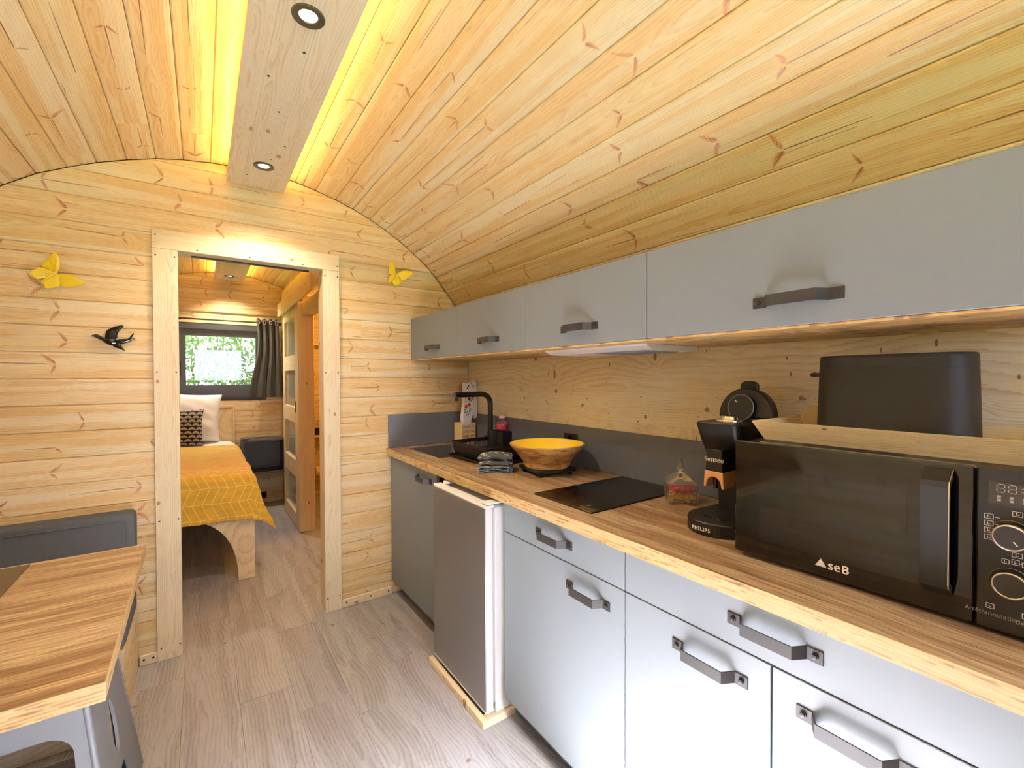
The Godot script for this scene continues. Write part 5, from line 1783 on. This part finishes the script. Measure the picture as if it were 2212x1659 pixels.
	part("body", st, m["butterfly"], t)
	st = S()
	tube(st, [Vector3(0.781, 1.97, 0.02), Vector3(0.782, 1.983, 0.016), Vector3(0.779, 1.992, 0.01)], 0.0009, 6)
	part("antenna", st, m["butterfly"], t)
	st = S()
	tube(st, [Vector3(0.782, 1.97, 0.02), Vector3(0.79, 1.983, 0.016), Vector3(0.799, 1.99, 0.01)], 0.0009, 6)
	part("antenna", st, m["butterfly"], t)
	st = S()
	tube(st, [Vector3(0.774, 1.897, 0.014), Vector3(0.773, 1.886, 0.01), Vector3(0.765, 1.879, 0.006)], 0.0016, 6)
	part("wing_tail", st, m["butterfly"], t)
	st = S()
	tube(st, [Vector3(0.722, 1.912, 0.015), Vector3(0.716, 1.906, 0.01), Vector3(0.71, 1.904, 0.005)], 0.0016, 6)
	part("wing_tail", st, m["butterfly"], t)
	# swallow
	t = thing("swallow_ornament", "glossy black ceramic swallow ornament left of the doorway under the large butterfly", "wall ornament")
	st = S()
	relief(st, [[-0.6045, 1.519], [-0.596, 1.5235], [-0.586, 1.5265], [-0.575, 1.522], [-0.563, 1.5135], [-0.55, 1.511], [-0.53, 1.510], [-0.512, 1.507], [-0.505, 1.498], [-0.512, 1.487], [-0.522, 1.48], [-0.54, 1.478], [-0.556, 1.487], [-0.57, 1.499], [-0.585, 1.508], [-0.594, 1.514]], 0.004, 0.004, 0.014)
	part("body", st, m["ceramic_black"], t)
	st = S()
	relief(st, [[-0.556, 1.51], [-0.5575, 1.525], [-0.555, 1.54], [-0.547, 1.55], [-0.535, 1.558], [-0.518, 1.566], [-0.500, 1.5705], [-0.4935, 1.5665], [-0.498, 1.558], [-0.509, 1.545], [-0.515, 1.53], [-0.516, 1.514], [-0.514, 1.504], [-0.53, 1.498]], 0.006, 0.003, 0.009, Vector3(0.12, -0.54, 0))
	part("wing", st, m["ceramic_black"], t)
	st = S()
	relief(st, [[-0.512, 1.490], [-0.502, 1.474], [-0.494, 1.462], [-0.4905, 1.456], [-0.5, 1.459], [-0.515, 1.466], [-0.53, 1.473], [-0.532, 1.482], [-0.522, 1.488]], 0.006, 0.003, 0.007, Vector3(0.1, -0.53, 0))
	part("wing", st, m["ceramic_black"], t)
	st = S()
	relief(st, [[-0.516, 1.506], [-0.500, 1.5065], [-0.485, 1.509], [-0.475, 1.519], [-0.467, 1.531], [-0.461, 1.538], [-0.4605, 1.532], [-0.465, 1.522], [-0.468, 1.515], [-0.455, 1.513], [-0.458, 1.510], [-0.47, 1.502], [-0.485, 1.494], [-0.5, 1.488], [-0.512, 1.486]], 0.005, 0.003, 0.006)
	part("tail", st, m["ceramic_black"], t)

# ---------------------------------------------------------------- bedroom behind the doorway
func bedroom() -> void:
	rng.seed = 99
	var zb := -2.77
	var w := structure("wall_bedroom_back")
	gable_boards(w, zb - 0.02, zb, 1.0, [-0.43, 0.36, 1.15, 1.90])
	var st := S()
	for q in [[-1.3, -0.43, -0.05, 2.45], [0.36, 1.35, -0.05, 2.45], [-0.43, 0.36, -0.05, 1.15], [-0.43, 0.36, 1.90, 2.45]]:
		bx(st, Vector3(q[0], q[2], zb - 0.12), Vector3(q[1], q[3], zb - 0.022))
	part("wall_core", st, m["anthracite"], w)
	var bb := structure("baseboard_bedroom")
	board("skirting", bb, Vector3(-1.2, 0.0, zb), Vector3(0.51, 0.038, zb + 0.013), 0, 1, "pale", 8, 2.0, 0.002, Color(0.9, 0.8, 0.66))
	screw_at(bb, Vector3(0.42, 0.024, zb + 0.013), Vector3(0, 0, 1), 0.004)
	# window with a dark frame
	var wn := structure("window_1")
	st = S()
	holed(st, PackedVector2Array([Vector2(-0.44, 1.14), Vector2(0.37, 1.14), Vector2(0.37, 1.886), Vector2(-0.44, 1.886)]), PackedVector2Array([Vector2(-0.40, 1.185), Vector2(0.33, 1.185), Vector2(0.33, 1.825), Vector2(-0.40, 1.825)]), zb - 0.06, zb + 0.012)
	part("window_frame", st, m["anthracite"], wn)
	st = S()
	holed(st, PackedVector2Array([Vector2(-0.405, 1.18), Vector2(0.335, 1.18), Vector2(0.335, 1.83), Vector2(-0.405, 1.83)]), PackedVector2Array([Vector2(-0.335, 1.264), Vector2(0.262, 1.264), Vector2(0.262, 1.758), Vector2(-0.335, 1.758)]), zb - 0.05, zb + 0.004)
	part("sash", st, m["anthracite"], wn)
	st = S()
	bx(st, Vector3(-0.34, 1.26, zb - 0.03), Vector3(0.27, 1.762, zb - 0.026))
	part("pane", st, m["glass"], wn)
	st = S()
	bx(st, Vector3(-0.383, 1.42, zb + 0.004), Vector3(-0.368, 1.50, zb + 0.012), 0.003)
	tube(st, [Vector3(-0.3755, 1.46, zb + 0.01), Vector3(-0.3755, 1.46, zb + 0.04), Vector3(-0.3755, 1.36, zb + 0.042)], 0.007, 8)
	part("handle", st, m["iron"], wn)
	board("trim", wn, Vector3(-0.44, 1.887, zb), Vector3(0.37, 1.907, zb + 0.018), 0, 1, "pale", 8, 2.0, 0.002, Color(0.95, 0.8, 0.6))
	# rod and curtain
	var r := thing("curtain_rod", "thin dark metal curtain rod over the bedroom window", "curtain rod")
	st = S()
	tube(st, [Vector3(-0.5, 1.918, zb + 0.075), Vector3(0.505, 1.918, zb + 0.075)], 0.008, 12)
	part("rod", st, m["iron"], r)
	for x in [-0.385, 0.495]:
		st = S()
		tube(st, [Vector3(x, 1.918, zb), Vector3(x, 1.918, zb + 0.075)], 0.006, 8)
		lathe(st, [Vector2(0.016, 0), Vector2(0.016, 0.006), Vector2(0, 0.006)], 14, Transform3D(Basis(Vector3.RIGHT, PI / 2), Vector3(x, 1.918, zb)))
		part("bracket", st, m["iron"], r)
	var c := thing("curtain", "dark grey eyelet curtain drawn to the right of the bedroom window", "curtain")
	st = S()
	var rows := []
	for i in 25:
		var v := i / 24.0
		var y := lerpf(1.955, 1.13, v)
		var xl := lerpf(0.268, 0.212, smoothstep(0.25, 1.0, v)) + 0.012 * sin(v * 5.0)
		var xr := lerpf(0.472, 0.512, v)
		var line := PackedVector3Array()
		for j in 61:
			var u := j / 60.0
			var fold := sin(u * TAU * 3.6 + 0.6 * v) * lerpf(0.026, 0.016, v) + sin(u * 31.0 + v * 3.0) * 0.003
			line.append(Vector3(lerpf(xl, xr, u + 0.018 * sin(u * TAU * 7.2)), y + 0.012 * sin(u * TAU * 3.6) * (1.0 - v), zb + 0.075 + fold))
		rows.append(line)
	grid(st, rows, false, false)
	part("cloth", st, m["curtain"], c)
	for k in 4:
		var u := (k + 0.25) / 3.6
		st = S()
		var ring := []
		for a in 17:
			ring.append(Vector3(lerpf(0.268, 0.472, u), 1.918 + 0.021 * sin(TAU * a / 16), zb + 0.075 + 0.026 * sin(u * TAU * 3.6) + 0.003 + 0.021 * cos(TAU * a / 16) * 0.3))
			ring[a].x += 0.02 * cos(TAU * a / 16) * 0.6
		tube(st, ring, 0.0035, 8, false)
		part("eyelet", st, m["chrome"], c)
	bed()
	# wall-hung night table, an open dark box
	var n := thing("night_table", "dark grey open box night table hung on the bedroom wall beside the bed", "night table")
	var zn := -2.515
	for q in [[0.112, 0.352, 0.50, 0.37], [0.112, 0.685, 0.50, 0.703], [0.112, 0.3705, 0.13, 0.6845], [0.482, 0.3705, 0.50, 0.6845]]:
		st = S()
		bx(st, Vector3(q[0], q[1], zb), Vector3(q[2], q[3], zn), 0.0012)
		part("side", st, m["anthracite"], n)
	st = S()
	bx(st, Vector3(0.1305, 0.3705, zb), Vector3(0.4815, 0.6845, zb + 0.008))
	part("back", st, m["anthracite"], n)
	st = S()
	for q in [[0.16, 0.665], [0.445, 0.672]]:
		lathe(st, [Vector2(0.007, 0), Vector2(0.006, 0.002), Vector2(0, 0.003)], 12, Transform3D(Basis(Vector3.RIGHT, PI / 2), Vector3(q[0], q[1], zb + 0.008)))
	part("fixing", st, m["chrome"], n)
	st = S()
	bx(st, Vector3(0.118, 0.7035, -2.62), Vector3(0.172, 0.727, -2.53), 0.005)
	tag(part("small_case", st, m["black"], self), "small black case lying on the corner of the night table", "case")
	socket(Vector3(0.315, 0.078, zb + 0.0005), Vector3(0, 0, 1), 0.075, 0.075, "black power socket low on the bedroom wall beside the bed")
	# wall to the washroom with its opening, the sliding door in front of it
	var bw := structure("wall_washroom")
	for k in 20:
		var y0 := k * 0.1135
		if y0 < 2.36:
			board("board", bw, Vector3(0.513, y0, zb + 0.0005), Vector3(0.592, minf(y0 + 0.113, 2.29), -1.535), 2, 1, "pine", 16, 3.6, 0.003, tone(0.05))
			if y0 > 1.95:
				board("board", bw, Vector3(0.513, y0, -1.534), Vector3(0.592, minf(y0 + 0.113, 2.29), -0.1175), 2, 1, "pine", 16, 3.6, 0.003, tone(0.05))
	board("header", bw, Vector3(0.505, 1.875, -1.533), Vector3(0.597, 1.98, -0.1175), 2, 1, "pale", 8, 2.0, 0.002, Color(0.85, 0.8, 0.72))
	board("post", bw, Vector3(0.509, 0.0, -1.533), Vector3(0.597, 1.874, -1.505), 1, 0, "pale", 8, 2.0, 0.002, Color(0.95, 0.83, 0.66), 2)
	# washroom: a lit pine back wall with a shelf, seen through the gap
	board("washroom_board", bw, Vector3(0.60, 0.05, zb + 0.03), Vector3(0.79, 2.1, zb + 0.05), 1, 0, "pine", 16, 2.9, 0.002, Color(1, 0.9, 0.62), 4)
	board("washroom_shelf", bw, Vector3(0.792, 1.70, zb + 0.001), Vector3(1.28, 1.718, zb + 0.16), 0, 2, "pale", 8, 2.0, 0.002, Color(1, 0.92, 0.75))
	board("washroom_shelf", bw, Vector3(0.60, 0.67, zb + 0.001), Vector3(1.28, 0.69, zb + 0.12), 0, 2, "pale", 8, 2.0, 0.002, Color(1, 0.92, 0.75))
	st = S()
	bx(st, Vector3(0.81, 0.6905, zb + 0.02), Vector3(0.90, 0.77, zb + 0.09), 0.004)
	tag(part("washroom_box", st, m["black"], self), "small black box on the washroom shelf seen through the gap beside the sliding door", "box")
	st = S()
	lathe(st, [Vector2(0.02, 0), Vector2(0.055, 0), Vector2(0.057, 0.004), Vector2(0.057, 0.096), Vector2(0.055, 0.1), Vector2(0.02, 0.1), Vector2(0.02, 0.1), Vector2(0.02, 0)], 24, Transform3D(Basis(Vector3.FORWARD, PI / 2), Vector3(0.83, 0.28, zb + 0.08)))
	tag(part("paper_roll", st, mat("paper", Color(0.95, 0.88, 0.76), 0.9), self), "paper roll in the washroom glimpsed below the shelf", "paper roll")
	omni("washroom_lamp", Vector3(0.92, 1.95, -1.6), 0.45, Color(1.0, 0.76, 0.36), 0.06)
	var sd := thing("sliding_door", "pale wooden sliding door with four frosted panes hung beside the washroom opening", "sliding door")
	var tn := Color(0.97, 0.9, 0.74)
	var x0 := 0.4665
	var x1 := 0.5085
	board("stile", sd, Vector3(x0, 0.008, -1.662), Vector3(x1, 1.99, -1.492), 1, 2, "pale", 8, 2.0, 0.002, tn, 0)
	board("stile", sd, Vector3(x0, 0.008, -2.335), Vector3(x1, 1.99, -2.245), 1, 2, "pale", 8, 2.0, 0.002, tn, 3)
	var ys := [0.008, 0.13, 0.452, 0.602, 0.934, 1.07, 1.402, 1.54, 1.876, 1.99]
	for k in 5:
		board("rail", sd, Vector3(x0, ys[k * 2], -2.2445), Vector3(x1, ys[k * 2 + 1], -1.6625), 2, 1, "pale", 8, 2.0, 0.002, tn)
		if k < 4:
			st = S()
			bx(st, Vector3(x0 + 0.018, ys[k * 2 + 1] - 0.002, -2.247), Vector3(x0 + 0.023, ys[k * 2 + 2] + 0.002, -1.66))
			part("pane", st, m["frosted"], sd)
	st = S()
	slab(st, round_rect(-1.64, 1.03, -1.62, 1.13, 0.009), 0.0, 0.004, 0.001, Transform3D(Basis(Vector3(0, 0, 1), Vector3(0, 1, 0), Vector3(-1, 0, 0)), Vector3(x0, 0, 0)))
	part("finger_pull", st, m["black"], sd)
	var pm := thing("rail_cover", "pale wooden board hiding the rail above the sliding door", "rail cover")
	board("face_board", pm, Vector3(0.43, 1.957, -2.42), Vector3(0.448, 2.083, -0.755), 2, 1, "pale", 8, 2.0, 0.003, Color(0.97, 0.88, 0.72), 1)
	board("bottom_board", pm, Vector3(0.4485, 2.03, -2.42), Vector3(0.512, 2.05, -0.755), 2, 0, "pale", 8, 2.0, 0.002, Color(0.9, 0.82, 0.68), 4)
	for z in [-2.3, -2.1, -1.1, -0.95]:
		screw_at(pm, Vector3(0.43, 2.03, z), Vector3(-1, 0, 0), 0.006)

func bed() -> void:
	var zf := -0.756
	var zb := -2.745
	var xr := 0.072
	var xl := -0.83
	var b := thing("bed", "single bed of pale wood with an arched opening in its foot board", "bed")
	var tn := Color(1, 0.96, 0.88)
	board("foot_rail", b, Vector3(xl, 0.4095, zf - 0.025), Vector3(xr, 0.50, zf), 0, 1, "pale", 8, 1.6, 0.0015, tn, 6)
	var ol := PackedVector2Array([Vector2(xl, 0.0), Vector2(xr, 0.0), Vector2(xr, 0.409), Vector2(xl, 0.409)])
	var arch := PackedVector2Array()
	var cx := -0.345
	for k in 33:
		var a := PI * k / 32
		arch.append(Vector2(cx + 0.322 * signf(cos(a)) * pow(absf(cos(a)), 0.87), -0.001 + 0.436 * pow(sin(a), 0.87)))
	for piece in Geometry2D.clip_polygons(ccw(ol), ccw(arch)):
		var st := S(tn)
		slab(st, piece, zf - 0.025, zf, 0.0012, Transform3D(), grain(1, 0, -0.3, 0.08, 3, 8, 1.6, 0.2))
		part("foot_board", st, m["pale"], b)
	board("side_rail", b, Vector3(xr - 0.025, 0.30, zb), Vector3(xr, 0.50, zf - 0.0255), 2, 1, "pale", 8, 1.6, 0.0015, tn, 2)
	board("side_rail", b, Vector3(xl, 0.30, zb), Vector3(xl + 0.025, 0.50, zf - 0.0255), 2, 1, "pale", 8, 1.6, 0.0015, tn, 2)
	board("slat_deck", b, Vector3(xl + 0.026, 0.44, zb), Vector3(xr - 0.026, 0.46, zf - 0.026), 0, 2, "pale", 8, 1.6, 0.0015, tn, 4)
	board("head_leg", b, Vector3(xr - 0.06, 0.0, zb), Vector3(xr - 0.0255, 0.30, zb + 0.04), 1, 0, "pale", 8, 1.6, 0.0015, tn)
	board("headboard", b, Vector3(xl, 0.32, -2.768), Vector3(0.048, 1.03, -2.751), 1, 0, "pale", 8, 1.6, 0.0015, Color(0.95, 0.85, 0.66), 7)
	board("headboard_frame", b, Vector3(0.0485, 0.32, -2.769), Vector3(0.067, 1.052, -2.746), 1, 0, "pale", 8, 1.6, 0.0015, Color(0.95, 0.82, 0.62), 1)
	board("headboard_frame", b, Vector3(xl, 1.0305, -2.769), Vector3(0.048, 1.052, -2.746), 0, 1, "pale", 8, 1.6, 0.0015, Color(0.95, 0.82, 0.62), 1)
	var st := S()
	cushion(st, Vector3(xl + 0.01, 0.4605, zb + 0.01), Vector3(xr - 0.004, 0.675, zf - 0.03), 0.035)
	part("mattress", st, m["white_cloth"], b)
	# white duvet
	var d := thing("duvet", "white duvet showing between the pillow and the yellow blanket", "duvet")
	st = S()
	cloth(st, xl - 0.02, xr + 0.012, zb + 0.03, zf - 0.25, 0.684, 0.16, 0.05, 0.09, 0.0, 1)
	part("cover", st, m["white_cloth"], d)
	# yellow blanket over the foot of the bed
	var y := thing("blanket", "mustard yellow fleece blanket with a herringbone relief over the foot of the bed", "blanket")
	st = S()
	cloth(st, xl - 0.025, xr + 0.012, -2.33, zf + 0.026, 0.70, 0.235, 0.262, 0.05, 1.0, 2)
	var ym := mat("blanket_yellow", Color.WHITE, 0.9, 0.0, blanket_print())
	ym.vertex_color_use_as_albedo = false
	ym.rim_enabled = true
	ym.rim = 0.5
	part("fleece", st, ym, y)
	# pillow and cushion
	var p := thing("pillow", "white pillow standing against the headboard", "pillow", Vector3(-0.30, 0.955, -2.60))
	st = S()
	pillow(st, 0.245, 0.235, 0.085, 0.06)
	var pm := part("pillow_case", st, m["white_cloth"], p)
	pm.rotation = Vector3(-0.22, 0, -0.06)
	var q := thing("cushion", "black cushion with pale shell fans in front of the white pillow", "cushion", Vector3(-0.385, 0.872, -2.45))
	st = S()
	pillow(st, 0.19, 0.175, 0.07, 0.03)
	var cm := mat("shell_print", Color.WHITE, 0.9, 0.0, shell_print())
	cm.vertex_color_use_as_albedo = false
	var qm := part("cover", st, cm, q)
	qm.rotation = Vector3(-0.2, 0.05, -0.02)

func pillow(st: SurfaceTool, hx: float, hy: float, th: float, crease: float) -> void:
	for sd in [1.0, -1.0]:
		var rows := []
		for i in 25:
			var v := i / 24.0 * 2.0 - 1.0
			var line := PackedVector3Array()
			for j in 25:
				var u := j / 24.0 * 2.0 - 1.0
				var e := (1.0 - pow(absf(u), 3.2)) * (1.0 - pow(absf(v), 3.2))
				var pinch := 1.0 - 0.09 * (1.0 - absf(v) * absf(v)) * absf(u) * absf(u)
				var pv := 1.0 - 0.06 * (1.0 - u * u) * v * v
				var w := crease * th * (sin(u * 9.0 + v * 5.0) * 0.5 + sin(v * 13.0 - u * 6.0) * 0.5) * e
				line.append(Vector3(u * hx * pinch, -v * hy * pv, sd * (th * pow(e, 0.5) + w)))
			rows.append(line)
		grid(st, rows, false, sd < 0.0)

# a cloth laid over the bed: flat on top, hanging down past the right edge and the foot edge
func cloth(st: SurfaceTool, x0: float, x1: float, z0: float, z1: float, top: float, drop_x: float, drop_z: float, soft: float, frill: float, sd: int) -> void:
	var n := FastNoiseLite.new()
	n.seed = sd * 31
	n.frequency = 2.6
	n.fractal_octaves = 3
	var rows := []
	var ni := 64
	var nj := 60
	for i in ni + 1:
		var b := float(i) / ni * (z1 - z0 + drop_z)
		var line := PackedVector3Array()
		for j in nj + 1:
			var a := float(j) / nj * (x1 - x0 + drop_x)
			var ox := a - (x1 - x0)
			var oz := b - (z1 - z0)
			var x := minf(x0 + a, x1)
			var z := minf(z0 + b, z1)
			# rounded shoulders
			var dx := maxf(ox + soft, 0.0)
			var dz := maxf(oz + soft, 0.0)
			var fx := _drop(dx, soft)
			var fz := _drop(dz, soft)
			if dx > 0.0:
				x = x1 - soft + fx.x
			if dz > 0.0:
				z = z1 - soft + fz.x
			var y := top - fx.y - fz.y
			var both := minf(maxf(ox, 0.0), maxf(oz, 0.0))
			x += frill * both * 0.35
			z += frill * both * 0.05
			y += frill * both * 0.55
			var k := n.get_noise_3d(x * 1.4, y * 1.4, z * 1.4)
			y += 0.012 * k + 0.012 * sin(PI * clampf(a / (x1 - x0), 0.0, 1.0))
			if ox > 0.0:
				x += frill * (0.018 * sin(b * 8.0) + 0.012 * sin(b * 17.0 + 1.0)) * clampf(ox / 0.2, 0.0, 1.0) + 0.006 * k
				y += frill * 0.02 * sin(b * 6.0 + 2.0) * clampf(ox / 0.2, 0.0, 1.0)
			if oz > 0.0:
				z += frill * (0.009 * sin(a * 16.0) + 0.006 * sin(a * 31.0)) * clampf(oz / 0.2, 0.0, 1.0)
				y += frill * 0.01 * sin(a * 7.0) * clampf(oz / 0.2, 0.0, 1.0)
			line.append(Vector3(x, y, z))
		rows.append(line)
	grid(st, rows, false, false)
	# the underside, a few millimetres below
	var under := []
	for r in rows:
		var line := PackedVector3Array()
		for p in r:
			line.append(p + Vector3(-0.002, -0.004, -0.002))
		under.append(line)
	grid(st, under, false, true)

func _drop(d: float, soft: float) -> Vector2:
	if d <= 0.0:
		return Vector2.ZERO
	var q := soft * PI * 0.5
	if d < q:
		var t := d / soft
		return Vector2(soft * sin(t), soft * (1.0 - cos(t)))
	return Vector2(soft, soft + (d - q))

func blanket_print() -> ImageTexture:
	var w := 768
	var h := 1024
	var im := Image.create(w, h, false, Image.FORMAT_RGB8)
	var n := FastNoiseLite.new()
	n.seed = 5
	n.frequency = 0.02
	n.fractal_octaves = 4
	for y in h:
		for x in w:
			var k := n.get_noise_2d(x * 0.5, y * 2.0) * 0.09 + rng.randf_range(-0.02, 0.02)
			var c := Color(0.87 + k, 0.69 + k * 0.8, 0.22 + k * 0.4)
			if y > 700:
				var period := 52.0
				var ph := fposmod(y - 700.0, period * 2.0)
				var up := ph < period
				var fy := fposmod(y - 700.0, period) / period
				var slant := fy * 30.0 if up else -fy * 30.0
				var lx := fposmod(x + slant, 32.0)
				var ln := minf(lx, 32.0 - lx)
				var lz := minf(fposmod(y - 700.0, period), period - fposmod(y - 700.0, period))
				var e := maxf(1.0 - smoothstep(1.0, 2.4, ln), 1.0 - smoothstep(0.8, 2.0, lz))
				c = c.lerp(Color(0.97, 0.88, 0.52), e * 0.85)
			im.set_pixel(x, y, c)
	return ImageTexture.create_from_image(im)

func shell_print() -> ImageTexture:
	var s := 512
	var im := Image.create(s, s, false, Image.FORMAT_RGB8)
	for y in s:
		for x in s:
			var c := Color(0.03, 0.028, 0.03)
			# overlapping fans in staggered rows
			var cell := 86.0
			for r in [1, 0]:
				var row: float = floorf(y / (cell * 0.62)) + r
				var oy: float = (row + 0.55) * cell * 0.62
				var ox: float = fposmod(row, 2.0) * cell * 0.5
				var cx: float = floorf((x - ox) / cell + 0.5) * cell + ox
				var d := Vector2(x - cx, y - oy)
				var rr := d.length()
				if d.y < 0.0 and rr < cell * 0.5:
					c = Color(0.035, 0.033, 0.036)
					var a := atan2(-d.y, d.x)
					var k := fposmod(a / PI * 11.0, 1.0)
					if rr > 8.0 and absf(k - 0.5) < 0.3 and rr < cell * 0.47:
						c = Color(0.85, 0.8, 0.74)
			im.set_pixel(x, y, c)
	return ImageTexture.create_from_image(im)

# ---------------------------------------------------------------- outside
func outside() -> void:
	rng.seed = 111
	var g := structure("ground")
	var st := S()
	bx(st, Vector3(-30, -0.7, -40), Vector3(30, -0.45, 40))
	part("lawn", st, mat("lawn", Color(0.42, 0.55, 0.22), 0.95), g)
	st = S()
	bx(st, Vector3(-1.6, -0.45, 4.22), Vector3(1.8, -0.05, 7.5))
	var tr := part("terrace", st, mat("terrace", Color(0.72, 0.68, 0.62), 0.9), self)
	tr.set_meta("kind", "structure")
	# the sunlit hedge behind the bedroom window
	var hd := thing("hedge", "sunlit green leafy hedge seen through the bedroom window", "hedge", Vector3(0.0, -0.45, -3.62))
	var leaf_st := S()
	var b := [Vector3(0, 0, 0), Vector3(0.015, 0.022, 0.004), Vector3(0, 0.052, 0), Vector3(-0.015, 0.022, 0.004)]
	for t in [[0, 1, 2], [0, 2, 3]]:
		var nn := Vector3(0, 0, 1)
		tri3(leaf_st, [b[t[0]], b[t[1]], b[t[2]]], [nn, nn, nn], [Vector2.ZERO, Vector2.ZERO, Vector2.ZERO])
	var lm := mat("leaf", Color(1, 1, 1), 0.5)
	lm.vertex_color_use_as_albedo = true
	lm.backlight_enabled = true
	lm.backlight = Color(0.35, 0.4, 0.15)
	leaf_st.set_material(lm)
	var mm := MultiMesh.new()
	mm.transform_format = MultiMesh.TRANSFORM_3D
	mm.use_colors = true
	mm.mesh = leaf_st.commit()
	mm.instance_count = 14000
	var n := FastNoiseLite.new()
	n.seed = 8
	n.frequency = 0.9
	for i in 14000:
		var x := rng.randf_range(-1.0, 0.9)
		var y := rng.randf_range(1.3, 2.75)
		var z := rng.randf_range(-0.35, 0.1) + 0.3 * n.get_noise_2d(x * 3.0, y * 3.0)
		if n.get_noise_2d(x * 7.0 + 40.0, y * 7.0) > 0.22:
			y = rng.randf_range(1.2, 1.5)
		var bs := Basis(Vector3(rng.randf_range(-1, 1), rng.randf_range(-1, 1), rng.randf_range(-1, 1)).normalized(), rng.randf() * TAU).scaled(Vector3.ONE * rng.randf_range(0.6, 1.25))
		mm.set_instance_transform(i, Transform3D(bs, Vector3(x, y, z)))
		var k := rng.randf()
		mm.set_instance_color(i, Color(lerpf(0.05, 0.17, k), lerpf(0.12, 0.26, k), lerpf(0.015, 0.05, k)))
	var mi := MultiMeshInstance3D.new()
	mi.name = "leaves"
	mi.multimesh = mm
	mi.set_meta("kind", "stuff")
	hd.add_child(mi, true)
	for k in 9:
		st = S()
		var x := -1.0 + k * 0.24
		tube(st, [Vector3(x, 0, -0.2), Vector3(x + 0.05, 1.2, -0.15), Vector3(x - 0.03, 2.0, -0.2), Vector3(x + 0.05, 2.7, -0.2)], 0.007, 6)
		part("stem", st, mat("bark", Color(0.36, 0.28, 0.2), 0.9), hd)
